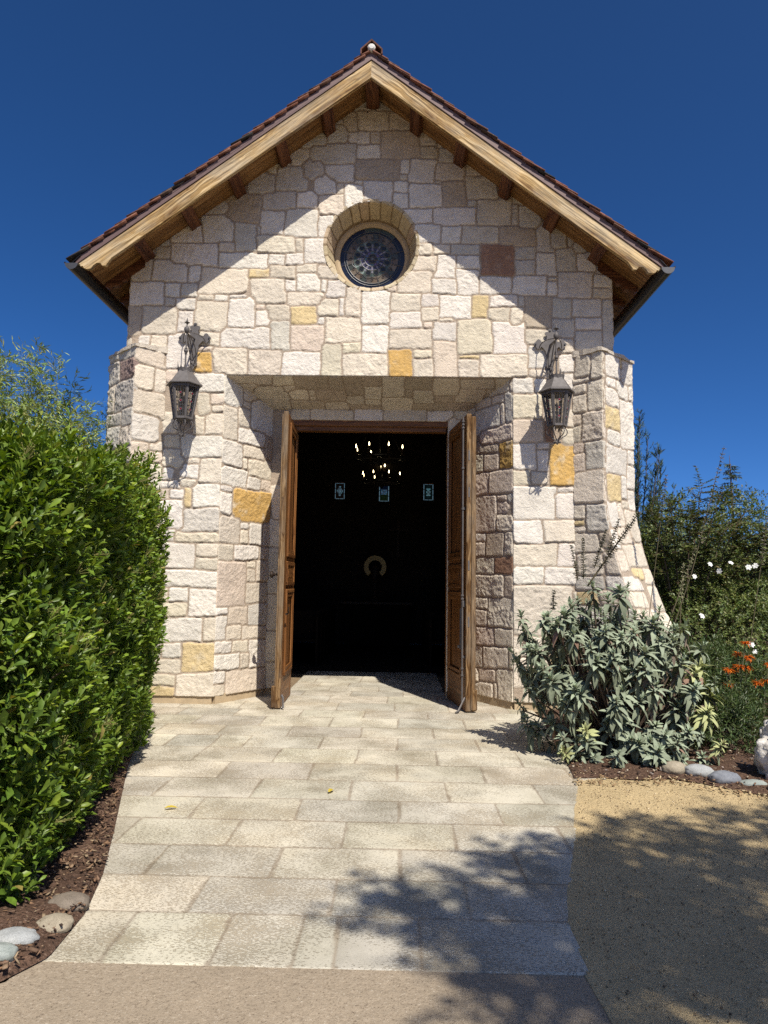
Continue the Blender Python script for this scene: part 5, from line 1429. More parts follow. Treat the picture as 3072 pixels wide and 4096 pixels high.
# ---- wispy willow-leaved shrub behind the hedge
rs = np.random.RandomState(33)
wisp = thing('willow_shrub', (-4.4, .2, 0), 'airy light green shrub with narrow leaves rising behind the hedge', 'shrub')
mb = MB(); lp, ld, ln_, ll = [], [], [], []
tips = [(-4.9, .3, 4.50), (-4.75, .2, 4.36), (-4.35, .3, 4.25), (-4.0, .3, 3.9), (-3.7, .2, 3.6), (-3.5, .1, 3.45), (-4.5, .0, 3.8), (-4.2, -.2, 3.6), (-5.2, .4, 4.3), (-3.9, -.1, 3.4), (-5.0, -.2, 3.7), (-3.62, .4, 3.35), (-4.6, .6, 4.0), (-5.4, .1, 3.9)]
for i in range(34):
    tp = np.array(tips[i % len(tips)]) + (rs.normal(0, .16, 3) if i >= len(tips) else 0)
    if tp[0] > -3.42: tp[0] = -3.5
    b = np.array((-4.4 + rs.normal(0, .3), .2 + rs.normal(0, .2), 0)); m = b * .45 + tp * .55; m[2] += .5; m[:2] = b[:2] * .7 + tp[:2] * .3
    pts = [b * (1 - t) ** 2 + m * 2 * t * (1 - t) + tp * t * t for t in np.linspace(0, 1, 16)]
    mb.tube([tuple(p) for p in pts], list(np.linspace(.012, .0018, 16)), 5)
    for j in range(6, 16):
        for q in range(9):
            t = (j - rs.rand()) / 15; p = b * (1 - t) ** 2 + m * 2 * t * (1 - t) + tp * t * t
            tw = unit(np.array((rs.normal(0, 1), rs.normal(0, 1), rs.normal(.3, .5)))) ; Lw = rs.uniform(.08, .28); e = p + tw * Lw
            mb.tube([tuple(p), tuple(e)], .0012, 3)
            for g in range(7):
                f = (g + 1) / 7; lp.append(p + tw * Lw * f); ld.append(unit(tw + rs.normal(0, .65, 3) + np.array((0, 0, .1)))); ln_.append(rs.normal(0, 1, 3) + np.array((0, 0, 1.))); ll.append(rs.uniform(.06, .115))
mb.build('stems', M['green_stem'], wisp)
leaves('foliage', lp, ld, ln_, ll, np.array(ll) * .17, colvar([(.25, .31, .07), (.19, .26, .06), (.30, .35, .11)], len(lp), rs, .25), M['shrub_leaf'], wisp, 'leaf', .2)

# ---- big silver-leaved shrub on the right
rs = np.random.RandomState(44)
sage = thing('silver_shrub', (2.4, -2.1, 0), 'large silver-grey shrub with rosettes of long leaves at the path edge', 'shrub')
ROS = [(218,-222,153),(239,-233,148),(154,-212,124),(171,-235,122),(186,-245,126),(191,-258,112),(193,-241,134),(162,-243,96),(181,-247,120),(165,-249,80),(208,-269,89),(224,-270,90),(230,-265,110),(241,-263,113),(261,-253,121),(266,-258,105),(278,-252,108),(300,-245,78),(329,-218,69),(325,-221,58),(300,-239,51),(323,-217,45),(284,-247,49),(246,-263,57),(184,-255,52),(196,-263,61),(191,-263,65),(222,-262,48),(230,-257,38),(219,-253,33),(264,-247,33),(278,-233,21),(301,-230,36),(306,-239,14),(199,-287,16),(180,-280,16),(196,-236,20),(251,-290,15),(278,-286,15),(236,-288,16),(167,-212,24),(157,-212,30),(240,-245,23),(217,-263,114),(203,-266,101),(249,-265,98),(286,-252,89),(172,-254,72),(176,-235,32),(239,-264,14),(207,-240,20)]
R_ = [(np.array((r[0], r[1], r[2]) if r[2] > 17 else (r[0], r[1] + 22, 24)) / 100., 1.) for r in ROS]
for k in range(150):                                    # the rest of the bush, mostly behind
    a = rs.uniform(0, 2 * PI); ph = math.acos(rs.uniform(-.15, 1)); rad = rs.uniform(.72, 1.0)
    p = np.array((2.38 + .98 * rad * math.sin(ph) * math.cos(a), -2.0 + .72 * rad * math.sin(ph) * math.sin(a), .62 + .80 * rad * math.cos(ph)))
    if p[2] < .12 or (p[1] < -2.25 and rs.rand() < .4): continue
    p = p + rs.normal(0, .06, 3)
    if p[1] > -1.7 and p[0] < 1.8: p[0] = 1.8
    R_.append((p, .9))
for k in range(16):                                     # low growth along the bed's front edge
    R_.append((np.array((1.82 + k * .085 + rs.normal(0, .04), -2.62 - .16 * math.sin(k / 15 * PI) + rs.normal(0, .06), rs.uniform(.10, .34))), .8))
LP, LD, LN, LL, LW, LC, LB = [], [], [], [], [], [], []
mb = MB()
for i, (p, sz) in enumerate(R_):
    out = unit((p - np.array((2.45, -2.0, .35))) * np.array((1, 1, .9)))
    axd = unit(out * .55 + np.array((0, 0, .75)) + rs.normal(0, .12, 3))
    m = 20 + rs.randint(7); yellow = (p[0] > 2.98 and .2 < p[2] < .85 and rs.rand() < .8) or rs.rand() < .015
    x = unit(np.cross(axd, np.array((.3, .9, .1)))); y = np.cross(axd, x); ph = rs.uniform(0, 6.28)
    hs_ = rs.uniform(.62, 1.08) * sz; m = int(m * rs.uniform(.75, 1.25))
    for k in range(m):
        t = k / (m - 1)                                # 0 innermost .. 1 lowest, oldest
        a = ph + k * 2.4; el = math.radians(80 - rs.uniform(70, 105) * t + rs.normal(0, 12)); side = x * math.cos(a) + y * math.sin(a)
        d = axd * math.sin(el) + side * math.cos(el)
        LP.append(p - axd * (.10 * t)); LD.append(d); LN.append(axd * math.cos(el) - side * math.sin(el) + np.array((0, 0, .001)))
        L = (.06 + .095 * min(1, t * 1.5)) * hs_ * rs.uniform(.65, 1.2); LL.append(L); LW.append(L * rs.uniform(.27, .40)); LB.append(rs.uniform(.0, .6) + .35 * t)
        c = np.array((.275, .315, .222)) * rs.uniform(.72, 1.15) if t < .8 else np.array((.19, .215, .145)) * rs.uniform(.8, 1.1)
        if t < .2: c = np.array((.30, .36, .245))
        if yellow: c = np.array((.40, .42, .20)) * rs.uniform(.85, 1.1)
        if t > .9 and rs.rand() < .12: c = np.array((.30, .19, .14)) * rs.uniform(.5, .9)
        LC.append(c)
    # older hanging leaves below the rosette
    for k in range(7):
        a = rs.uniform(0, 6.28); side = x * math.cos(a) + y * math.sin(a)
        LP.append(p - axd * rs.uniform(.1, .24)); LD.append(side * .8 - np.array((0, 0, rs.uniform(.2, .9)))); LN.append(side * .3 + np.array((0, 0, 1.)))
        L = rs.uniform(.10, .16); LL.append(L); LW.append(L * .27); LB.append(rs.uniform(.2, .7))
        LC.append(np.array((.20, .225, .15)) * rs.uniform(.7, 1.1) if rs.rand() > .13 else np.array((.22, .17, .13)) * rs.uniform(.6, 1.1))
    b = np.array((2.42 + (p[0] - 2.42) * .22 + rs.normal(0, .05), -2.05 + (p[1] + 2.05) * .22 + rs.normal(0, .05), .0)); q = b * .5 + p * .5 - out * .05
    mb.tube([tuple(b), tuple(q), tuple(p - axd * .12), tuple(p)], [.014, .010, .007, .005], 6)
leaves('foliage', LP, LD, LN, LL, LW, LC, M['sage_leaf'], sage, 'lance', LB, .16)
mb.build('stems', M['bark'], sage, True)
def flower_spike(parent, p0, p1, r0, r1, rs, cols, name='flower_spike', start=.25, whorl=.035, stem=.006, curve=.0):
    p0, p1 = np.array(p0, float), np.array(p1, float); ax = unit(p1 - p0); Ls_ = np.linalg.norm(p1 - p0)
    x = unit(np.cross(ax, np.array((.2, .9, .3)))); y = np.cross(ax, x)
    mb = MB(); mb.col = (.12, .10, .06)
    mb.tube([tuple(p0), tuple(p0 * .5 + p1 * .5 + x * curve), tuple(p1)], [stem, stem * .8, stem * .4], 5)
    t = start
    while t < 1:
        c = p0 + (p1 - p0) * t + x * (curve * 4 * t * (1 - t)); r = r0 + (r1 - r0) * (t - start) / (1 - start)
        for k in range(11):
            a = rs.uniform(0, 6.28); d = x * math.cos(a) + y * math.sin(a); e = c + d * r * rs.uniform(.5, 1.1) + ax * rs.normal(.004, .008)
            mb.col = tuple(np.array(cols[rs.randint(len(cols))]) * rs.uniform(.7, 1.2)); w = .005
            s_ = np.cross(d, ax)
            mb.add([tuple(c + ax * .004), tuple((c + e) / 2 + s_ * w), tuple(e + ax * .004), tuple((c + e) / 2 - s_ * w), tuple((c + e) / 2 + ax * .006)], [(0, 1, 4), (1, 2, 4), (2, 3, 4), (3, 0, 4)])
        t += whorl / Ls_ * rs.uniform(.8, 1.25)
    return mb.build(name, M['chip'], parent)
DK = [(.07, .075, .05), (.10, .09, .06), (.055, .06, .045), (.14, .12, .08)]
flower_spike(sage, (2.14, -2.2, 1.50), (2.55, -2.4, 2.16), .055, .035, rs, DK, stem=.009, whorl=.022)
for q0, q1 in (((2.20, -2.2, 1.66), (2.30, -2.25, 2.02)), ((2.10, -2.2, 1.56), (2.10, -2.2, 1.93)), ((2.05, -2.2, 1.55), (1.98, -2.25, 1.86)), ((2.3, -2.28, 1.78), (2.40, -2.3, 2.10)), ((1.80, -2.3, 1.28), (1.80, -2.35, 1.46))):
    flower_spike(sage, q0, q1, .045, .022, rs, DK, start=.05, stem=.005, whorl=.022)
GS = [(.22, .22, .12), (.28, .26, .16), (.16, .17, .09)]
flower_spike(sage, (2.86, -2.0, .95), (3.26, -1.9, 1.90), .03, .02, rs, GS, start=.55, stem=.005)
flower_spike(sage, (2.98, -2.1, .85), (3.05, -2.1, 1.72), .028, .02, rs, GS, start=.6, stem=.005)

# ---- background planting on the right
def shrub(name, label, c, r, n, leaf, pal, seed, stems=10, group=None, wl=.45, mat='shrub_leaf', inner=.55, cat='shrub', lump=.3, kind='leaf', up=.4, nl=7, zmin=.05):
    rs = np.random.RandomState(seed); root = thing(name, (c[0], c[1], 0), label, cat, group)
    c, r = np.array(c, float), np.array(r, float)
    d = unit(rs.normal(0, 1, (n, 3))); d[:, 2] = np.where(d[:, 2] < -.55, -d[:, 2], d[:, 2])
    a = np.arctan2(d[:, 1], d[:, 0]); rad = 1 + lump * 2 * (vnoise(a * 2.3 + 9, d[:, 2] * 3 + 7, seed) - .5) + lump * (vnoise(a * 6 + 3, d[:, 2] * 8 + 2, seed + 1) - .5)
    P = c + d * r * (rad * (1 - inner * rs.uniform(0, 1, n) ** 2))[:, None]; ok = P[:, 2] > zmin; P, d = P[ok], d[ok]; n = len(P)
    dirs = unit(d + np.array((0, 0, up)) + rs.normal(0, .45, (n, 3)))
    lp, ld, ln_, lt = shoots(P, dirs, nl, rs.uniform(1.2, 2.4, n) * leaf, rs)
    L = leaf * rs.uniform(.7, 1.25, len(lp))
    leaves('foliage', lp, ld, ln_, L, L * wl, colvar(pal, len(lp), rs, .28), M[mat], root, kind, .2)
    mb = MB()
    for k in range(stems):
        i = rs.randint(n); b = np.array((c[0] + rs.normal(0, .1) * r[0], c[1] + rs.normal(0, .1) * r[1], 0)); q = c + (P[i] - c) * .72; m = b * .5 + q * .5; m[:2] = b[:2] * .65 + q[:2] * .35
        mb.tube([tuple(b), tuple(m), tuple(q)], [.018, .011, .003], 5)
    mb.build('stems', M['bark'], root); return root, rs
DG_ = [(.10, .135, .034), (.075, .105, .028), (.13, .165, .044), (.16, .185, .05)]
wf, rs = shrub('flowering_shrub', 'dense dark green shrub dotted with white flowers, right of the buttress', (5.0, .9, .80), (1.35, 1.15, .98), 4600, .042, DG_ + [(.14, .16, .05)], 51, 16)
FL = [(4.17,1.78),(4.42,1.80),(4.63,1.75),(3.98,1.63),(4.28,1.70),(4.5,.85),(4.54,.77),(3.86,.77),(3.94,1.17),(4.71,1.77)]
for fx, fz in FL:
    fy = -.38 + rs.normal(0, .03); P, D, Nn = [], [], []
    if fz > 1.55: fy = -.10
    axf = unit(np.array((rs.normal(0, .4), -1, rs.normal(.7, .3)))); x = unit(np.cross(axf, np.array((1, .1, .2)))); y = np.cross(axf, x)
    for k in range(6):
        a = k * 2 * PI / 6 + rs.normal(0, .1); dd = x * math.cos(a) + y * math.sin(a); P.append((fx, fy, fz)); D.append(dd + axf * .25); Nn.append(axf)
    leaves('flower', P, D, Nn, rs.uniform(.028, .04), .026, np.tile((.82, .82, .78), (6, 1)), M['petal'], wf, 'obov', .2)
shrub('dark_shrub', 'dark leafy shrub filling the gap just right of the stone buttress', (3.95, 1.7, .95), (.95, .95, 1.15), 4200, .045, DG_, 52, 14)
shrub('yellow_green_shrub', 'low yellow-green shrub below the white-flowered one', (3.95, -.5, .35), (.65, .45, .50), 900, .038, [(.075, .10, .03), (.055, .08, .025), (.12, .13, .045)], 53, 8)
olv, rs = shrub('olive_tree', 'grey-green fine-leaved olive at far right beyond the white-flowered shrub', (6.9, 5.2, 1.45), (2.1, 1.3, 1.12), 3600, .05, [(.115, .14, .095), (.09, .115, .075), (.15, .175, .125)], 54, 16, wl=.2, cat='tree', lump=.35)
shrub('grey_shrub', 'dusky grey-green shrub between the conifer and the olive tree', (4.9, 3.3, 1.35), (1.15, 1., 1.25), 4000, .045, [(.10, .12, .07), (.075, .095, .05), (.125, .145, .085)], 55, 12, wl=.3)
# open pinnate-leaved shrub in front of them
rs = np.random.RandomState(61)
pin = thing('pinnate_shrub', (4.3, .9, 0), 'open shrub with bronze-green paired leaflets standing above the dark shrub', 'shrub')
mb = MB(); lp, ld, ln_, ll, lc_ = [], [], [], [], []
ends = [(4.05, .8, 2.62), (4.45, .7, 2.86), (4.75, .8, 2.78), (5.0, .6, 2.55), (5.35, .5, 2.42), (5.6, .4, 2.25), (5.25, .6, 2.20), (3.8, .9, 2.35), (4.25, .6, 2.45), (4.7, .5, 2.35), (3.75, .7, 2.55), (4.95, .7, 2.15), (4.5, .9, 2.6), (3.65, 1.0, 2.1), (5.45, .5, 2.05)]
for e in ends:
    e = np.array(e); b = np.array((4.25, .95, .02)); m = np.array((b[0] * .55 + e[0] * .45, b[1] * .5 + e[1] * .5, e[2] * .78))
    crv = [b * (1 - t) ** 2 + m * 2 * t * (1 - t) + e * t * t for t in np.linspace(0, 1, 12)]
    mb.tube([tuple(p) for p in crv], list(np.linspace(.016, .003, 12)), 5)
    for j in range(30):
        t = rs.uniform(.45, 1.02); p = b * (1 - t) ** 2 + m * 2 * t * (1 - t) + e * t * t
        tw = unit(np.array((rs.normal(.2, .8), rs.normal(-.2, .6), rs.normal(.25, .35)))); Lr = rs.uniform(.16, .30)
        mb.tube([tuple(p), tuple(p + tw * Lr)], .0022, 4); sdv = unit(np.cross(tw, np.array((0, 0, 1.))))
        for g in range(7):
            for s_ in (-1, 1):
                lp.append(p + tw * Lr * (g + 1) / 7.5); ld.append(unit(sdv * s_ + tw * .55 + rs.normal(0, .12, 3))); ln_.append(np.array((0, 0, 1.)) + rs.normal(0, .25, 3)); ll.append(rs.uniform(.055, .085))
                lc_.append(np.array([(.085, .105, .03), (.12, .095, .04), (.065, .09, .026), (.11, .13, .038)][rs.randint(4)]) * rs.uniform(.75, 1.25))
mb.build('stems', M['bark'], pin); leaves('foliage', lp, ld, ln_, ll, np.array(ll) * .42, lc_, M['shrub_leaf'], pin, 'leaf', .15)
# upright conifer beside the buttress
rs = np.random.RandomState(62)
con = thing('columnar_conifer', (4.7, 4.2, 0), 'blue-green feathery conifer rising just behind the right buttress', 'tree')
mb = MB(); lp, ld, ln_, ll = [], [], [], []
plumes = [(4.78, 4.62), (4.98, 4.28), (5.08, 3.95), (5.22, 3.72), (5.38, 3.30), (4.62, 4.45), (4.55, 4.15), (4.88, 3.9), (5.0, 3.6), (4.7, 4.0), (5.15, 3.35), (4.4, 4.3), (4.85, 4.4), (4.3, 4.0), (5.3, 3.0), (4.65, 3.7), (4.95, 3.2), (4.2, 3.7)]
for k, (x, z) in enumerate(plumes):
    tp = np.array((x, 4. + rs.normal(0, .25), z)); b = np.array((4.7 + rs.normal(0, .06), 4.2 + rs.normal(0, .06), max(.2, z - 2.6))); m = np.array((b[0] * .35 + tp[0] * .65, b[1] * .4 + tp[1] * .6, b[2] + (z - b[2]) * .35))
    f = lambda t: b * (1 - t) ** 2 + m * 2 * t * (1 - t) + tp * t * t
    mb.tube([tuple(f(t)) for t in np.linspace(0, 1, 10)], list(np.linspace(.02, .003, 10)), 5)
    for j in range(70):
        t = rs.uniform(.15, 1.); p = f(t); tw = unit(np.array((rs.normal(0, .5), rs.normal(0, .5), 1.05))); Lr = rs.uniform(.12, .30) * (1.15 - .6 * t)
        for g in range(9):
            q = p + tw * Lr * (g + rs.rand()) / 9; lp.append(q); ld.append(unit(tw + rs.normal(0, .38, 3))); ln_.append(rs.normal(0, 1, 3)); ll.append(rs.uniform(.05, .085))
mb.tube([(4.7, 4.2, 0), (4.7, 4.2, 1.2), (4.72, 4.18, 2.6)], [.06, .045, .02], 7)
mb.build('trunk', M['bark'], con); leaves('foliage', lp, ld, ln_, ll, np.array(ll) * .16, colvar([(.05, .085, .065), (.038, .066, .05), (.07, .11, .085)], len(lp), rs, .25), M['needle'], con, 'strap', .1)
# young cedar far off
rs = np.random.RandomState(63)
ced = thing('cedar_tree', (14.4, 21, 0), 'young pale green cedar with drooping tiers far behind the shrubs', 'tree')
mb = MB(); lp, ld, ln_, ll = [], [], [], []
mb.tube([(14.4, 21, 0), (14.4, 21, 4), (14.36, 21, 6.4), (14.33, 21, 7.05)], [.12, .07, .02, .006], 7)
z = 2.2
while z < 6.75:
    R = 1.55 * ((7.05 - z) / 4.6) ** .85 + .05
    for k in range(6):
        a = rs.uniform(0, 6.28); Lb = R * rs.uniform(.7, 1.1); d = np.array((math.cos(a), math.sin(a), .0)); b = np.array((14.38, 21, z + rs.normal(0, .06)))
        f = lambda t: b + d * Lb * t + np.array((0, 0, .28 * Lb * t - .42 * Lb * t * t))
        mb.tube([tuple(f(t)) for t in (0, .3, .6, .85, 1)], [.012, .01, .007, .005, .003], 4)
        for j in range(int(26 * Lb) + 8):
            t = rs.uniform(.12, 1); lp.append(f(t)); ld.append(unit(d * .5 + np.array((rs.normal(0, .6), rs.normal(0, .6), rs.normal(-.25, .3))))); ln_.append(rs.normal(0, .4, 3) + np.array((0, 0, 1.))); ll.append(rs.uniform(.10, .22))
    z += .20 + .12 * rs.rand()
mb.build('trunk', M['bark'], ced); leaves('foliage', lp, ld, ln_, ll, np.array(ll) * .22, colvar([(.10, .14, .09), (.08, .115, .075)], len(lp), rs, .25), M['needle'], ced, 'strap', .1)
# salvia-like spikes among the shrubs
sp = thing('spike_plant', (3.7, -.8, 0), 'tall stem with a dark whorled spike, leaning across the sky behind the shrubs', 'plant')
rs = np.random.RandomState(64); SPK = [(.10, .095, .055), (.14, .12, .075), (.07, .075, .04), (.20, .18, .17)]
flower_spike(sp, (3.15, -.85, 0.3), (3.97, -1.0, 3.05), .045, .036, rs, SPK, start=.62, stem=.006, whorl=.05, curve=-.05)
sp2 = thing('spike_plant', (3.3, -.4, 0), 'shorter dark whorled spike against the sky next to the conifer', 'plant')
flower_spike(sp2, (3.2, -.4, .3), (3.52, -.5, 2.80), .04, .034, rs, SPK, start=.80, stem=.005, whorl=.045)
sp3 = thing('spike_plant', (4.2, -.9, 0), 'dark whorled spike at the right edge beside the olive tree', 'plant')
flower_spike(sp3, (4.1, -.95, .3), (4.42, -1., 2.32), .04, .034, rs, SPK, start=.72, stem=.005, whorl=.045)
# orange lion's-tail
rs = np.random.RandomState(65)
lt_ = thing('orange_flower_plant', (3.75, -1.65, 0), 'tall plant with whorls of spiky orange flowers behind the white boulder', 'plant')
WH = [(3.75, .98), (3.72, .86), (3.80, .84), (3.59, .72), (3.60, .57), (3.84, .60), (3.70, .75), (3.95, .62), (3.78, .74), (3.98, .78), (4.1, .70)]
mb = MB(); lp, ld, ln_, ll = [], [], [], []
for (x, z) in WH:
    y = -1.75 + rs.normal(0, .05); b = (3.75 + (x - 3.75) * .4 + rs.normal(0, .05), -1.6 + rs.normal(0, .06), 0)
    mb.tube([b, ((b[0] + x) / 2 - .02, (b[1] + y) / 2, z * .55), (x, y, z + .05)], [.008, .006, .004], 5)
    for j in range(22):
        t = rs.uniform(.25, .95); p = np.array(b) * (1 - t) + np.array((x, y, z)) * t; a = rs.uniform(0, 6.28)
        lp.append(p); ld.append((math.cos(a), math.sin(a), rs.normal(.25, .3))); ln_.append((rs.normal(0, .3), rs.normal(0, .3), 1)); ll.append(rs.uniform(.06, .11))
    P, D, Nn = [], [], []
    for k in range(46):
        a = rs.uniform(0, 6.28); e = rs.normal(.25, .35); P.append((x, y, z)); D.append((math.cos(a) * math.cos(e), math.sin(a) * math.cos(e), math.sin(e))); Nn.append((0, 0, 1))
    leaves('flower_whorl', P, D, Nn, rs.uniform(.045, .07, 46), .010, colvar([(.62, .14, .012), (.72, .20, .02), (.5, .10, .01)], 46, rs, .15, .03), M['petal'], lt_, 'strap', .45)
mb.build('stems', M['green_stem'], lt_)
for k in range(900):
    a = rs.uniform(0, 6.28); r = rs.uniform(0, 1) ** .5; p = np.array((3.78 + .42 * r * math.cos(a), -1.6 + .28 * r * math.sin(a), rs.uniform(.08, .72)))
    lp.append(p); a = rs.uniform(0, 6.28); ld.append((math.cos(a), math.sin(a), rs.normal(.4, .35))); ln_.append((rs.normal(0, .3), rs.normal(0, .3), 1)); ll.append(rs.uniform(.05, .10))
leaves('foliage', lp, ld, ln_, ll, np.array(ll) * .2, colvar([(.06, .09, .025), (.045, .07, .02), (.09, .12, .035)], len(lp), rs, .25), M['shrub_leaf'], lt_, 'leaf', .3)
shrub('leafy_perennial', 'low dark leafy clump between the silver shrub and the white boulder', (3.42, -2.05, .22), (.46, .36, .40), 900, .05, [(.06, .09, .028), (.045, .07, .022), (.085, .115, .035)], 66, 7, wl=.22, cat='plant')
shrub('leafy_perennial', 'tall dark leafy clump behind the orange flowers', (3.75, -1.15, .42), (.62, .40, .55), 1300, .05, [(.05, .08, .024), (.07, .10, .03)], 67, 8, wl=.24, cat='plant')
shrub('bay_shrub', 'tall olive-green bushy shrub rising behind the white-flowered one', (5.5, 2.9, 1.35), (1.55, 1.1, 1.42), 5200, .055, [(.14, .175, .055), (.11, .14, .042), (.18, .205, .07), (.085, .115, .04)], 68, 14, lump=.4)
shrub('bay_shrub', 'rounded olive-green shrub at the right picture edge below the cedar', (7.4, 2.6, 1.15), (1.5, 1.1, 1.25), 4200, .055, [(.135, .17, .06), (.105, .135, .045), (.17, .195, .08)], 69, 12, lump=.4)
# distant shrub belt that closes the view on both sides of the chapel
for k, (x, y, h, w) in enumerate([(9.5, 9, 2.0, 2.6), (12.5, 6, 1.9, 2.4), (16, 14, 2.6, 3.2), (9.0, 14, 2.4, 2.6), (13, 18, 2.9, 3.2), (20, 18, 3.0, 3.6)]):
    shrub('evergreen_shrub', ['evergreen shrub behind the olive tree, nearest of the far belt', 'evergreen shrub at the far right end of the belt', 'broad evergreen shrub below the cedar', 'evergreen shrub close behind the chapel wall', 'evergreen shrub in front of the cedar trunk', 'farthest evergreen shrub on the right'][k], (x, y, h * .5), (w, 1.6, h * .55), 1300, .11, [(.05, .07, .03), (.07, .09, .04), (.04, .055, .025)], 70 + k, 6, 'evergreen shrubs beyond the bed', nl=6)

# ------------------------------------------------------------------ rocks
import bmesh
def rock(name, label, c, size, mat, seed, cat='stone', group=None, rough=.12, freq=2.2, sub=4, rot=0.):
    bm = bmesh.new(); bmesh.ops.create_icosphere(bm, subdivisions=sub, radius=1.)
    V = np.array([v.co[:] for v in bm.verts]); F_ = [tuple(v.index for v in f.verts) for f in bm.faces]; bm.free()
    a = fbm(V[:, 0] * freq + 9 + seed, V[:, 1] * freq + V[:, 2] * freq * .7 + 4, seed, 4) + fbm(V[:, 2] * freq + 3, V[:, 0] * freq * .8 - V[:, 1] * freq + 20, seed + 5, 4)
    V = V * (1 + rough * a * 1.6)[:, None]
    cz, sz_ = math.cos(rot), math.sin(rot); V = V * np.array(size); V = np.stack([V[:, 0] * cz - V[:, 1] * sz_, V[:, 0] * sz_ + V[:, 1] * cz, V[:, 2]], 1) + np.array(c)
    o = make_mesh(name, V, F_, mat, None, smooth=True); tag(o, label, cat, group); return o
M['r1'] = mat_rock('buff river stone', (.26, .22, .16), (.36, .31, .23)); M['r2'] = mat_rock('grey river stone', (.27, .28, .28), (.38, .385, .37)); M['r3'] = mat_rock('slate river stone', (.15, .16, .185), (.23, .24, .26))
M['r4'] = mat_rock('green-grey river stone', (.22, .25, .23), (.33, .35, .32)); M['r5'] = mat_rock('dark brown river stone', (.14, .115, .09), (.22, .18, .14)); M['boulder'] = mat_rock('white quartz boulder', (.50, .45, .38), (.80, .77, .72), 9, .03)
G5 = 'river stones edging the right bed'; G6 = 'river stones edging the left bed'
rock('river_stone', 'buff rounded river stone under the silver shrub', (2.63, -2.86, .055), (.10, .075, .062), M['r1'], 3, group=G5)
rock('river_stone', 'pale speckled grey river stone, second along the right edging', (2.80, -2.93, .055), (.115, .07, .055), M['r2'], 4, group=G5, rot=-.4)
rock('river_stone', 'bluish slate river stone in the middle of the right edging', (2.93, -3.08, .045), (.12, .08, .058), M['r3'], 5, group=G5, rot=-.2)
rock('river_stone', 'flat greenish river stone beside the white boulder', (3.10, -3.19, .03), (.105, .06, .04), M['r4'], 6, group=G5, rot=-.2)
rock('river_stone', 'brownish river stone in front of the white boulder', (3.24, -3.33, .04), (.105, .07, .05), M['r1'], 7, group=G5)
rock('boulder', 'rugged white boulder at the right edge of the bed', (3.52, -3.02, .18), (.31, .26, .36), M['boulder'], 11, 'boulder', rough=.42, freq=3.1, sub=5)
rock('river_stone', 'dark brown river stone half hidden under the hedge', (-1.075, -5.40, .03), (.095, .07, .045), M['r5'], 13, group=G6)
rock('river_stone', 'tan flat river stone beside the path corner', (-1.045, -5.59, .03), (.075, .075, .035), M['r1'], 14, group=G6)
rock('river_stone', 'muted grey-brown river stone behind the pale one', (-1.14, -5.74, .035), (.095, .065, .042), M['r2'], 15, group=G6, rot=.2)
rock('river_stone', 'smooth pale blue-grey river stone at the left edging', (-1.14, -5.87, .04), (.082, .062, .044), M['r4'], 16, group=G6, rot=.2)
rock('river_stone', 'grey-green river stone cut by the left picture edge', (-1.235, -5.97, .045), (.095, .075, .055), M['r4'], 17, group=G6)
rs = np.random.RandomState(81)
for (x, y, a, lb) in ((-1.10, -3.97, .3, 'yellow fallen leaf lying on the path near the hedge'), (-.07, -3.54, 1.2, 'small yellow fallen leaf curled in the middle of the path')):
    o = leaves('fallen_leaf', [(x, y, .012)], [(math.cos(a), math.sin(a), .12)], [(0.2, 0, 1)], [.085], [.032], [(.55, .42, .06)], M['petal'], None, 'lance', [.18], .3); tag(o, lb, 'leaf')

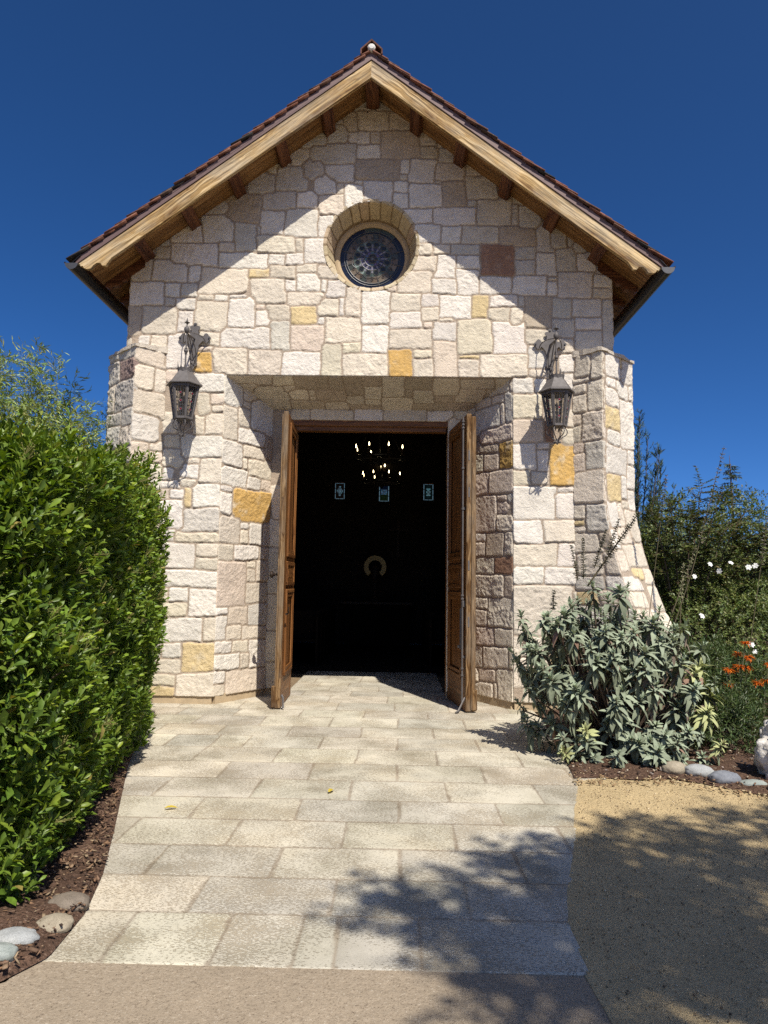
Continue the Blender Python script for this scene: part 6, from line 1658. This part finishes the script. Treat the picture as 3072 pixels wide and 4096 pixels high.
# ------------------------------------------------------------------ shade tree standing behind the viewer's right
rs = np.random.RandomState(91)
tree = thing('shade_tree', (5.4, -11.2, 0), 'broad shade tree beside the gravel path whose crown dapples the paving', 'tree')
hz = np.array((math.sin(AZ), -math.cos(AZ))) / math.tan(EL)
TG = [(2.3, -5.0, 1.0, .6), (3.3, -4.75, 1.1, .55), (4.6, -4.9, 1.2, .55), (1.55, -5.75, .75, .9), (.80, -5.55, .33, .8), (1.45, -4.55, .40, .7), (2.1, -4.2, .42, .55), (2.9, -3.95, .42, .5), (3.7, -5.9, 1.2, .5), (2.4, -6.4, .95, .45), (1.2, -6.25, .38, .6), (.42, -5.28, .2, .7), (1.1, -5.1, .34, .8), (1.75, -5.1, .6, .95), (5.6, -5.6, 1.3, .8), (.95, -5.95, .3, .8), (2.0, -4.75, .55, 1.), (2.7, -4.45, .6, 1.), (3.4, -4.2, .6, .8), (4.2, -4.3, .7, .7), (1.7, -5.3, .5, 1.), (2.9, -5.7, .9, .3), (2.0, -5.9, .6, .5), (3.2, -6.4, .9, .35), (1.25, -5.45, .35, .9), (1.2, -5.3, .5, 1.3), (.95, -5.65, .36, 1.2), (1.15, -4.75, .36, 1.2), (1.55, -5.0, .5, 1.3), (.62, -5.35, .25, 1.), (1.4, -5.7, .4, 1.2), (2.2, -7.9, 1.3, .5), (3.6, -7.6, 1.4, .5), (5.2, -7.4, 1.4, .5), (1.0, -8.4, 1.2, .5), (4.4, -9.2, 1.5, .5), (2.6, -9.6, 1.4, .5), (6.6, -6.6, 1.5, .5)]
lp, ld, ln_, ll = [], [], [], []; mb = MB()
mb.tube([(5.4, -11.2, 0), (5.35, -11.1, 1.5), (5.2, -10.9, 3.6), (5.1, -10.7, 5.6)], [.2, .16, .13, .08], 10)
for (x, y, r, dens) in TG:
    h = rs.uniform(5.8, 7.2); c = np.array((x + hz[0] * h, y + hz[1] * h, h)); b = np.array((5.2 - .1, -10.7, rs.uniform(3.6, 5.4)))
    m = b * .5 + c * .5 + np.array((0, 0, .3))
    mb.tube([tuple(b), tuple(m), tuple(c)], [.06, .035, .012], 6)
    n = int(1500 * r * r * dens) + 130
    for k in range(int(n / 9)):
        d = unit(rs.normal(0, 1, 3)); p = c + d * r * np.array((1.12, 1.12, .6)) * rs.uniform(.1, 1.1) ** .7
        tw = unit(rs.normal(0, 1, 3) + np.array((0, 0, -.2))); Lr = rs.uniform(.2, .4); mb.tube([tuple(p), tuple(p + tw * Lr)], .005, 3)
        for g in range(9):
            lp.append(p + tw * Lr * (g + .5) / 9); ld.append(unit(tw * .5 + rs.normal(0, .7, 3))); ln_.append(rs.normal(0, .5, 3) + np.array((0, 0, 1.))); ll.append(rs.uniform(.08, .13))
mb.build('trunk', M['bark'], tree); leaves('crown', lp, ld, ln_, ll, np.array(ll) * .42, colvar([(.06, .09, .025), (.08, .11, .03)], len(lp), rs, .25), M['shrub_leaf'], tree, 'leaf', .2)
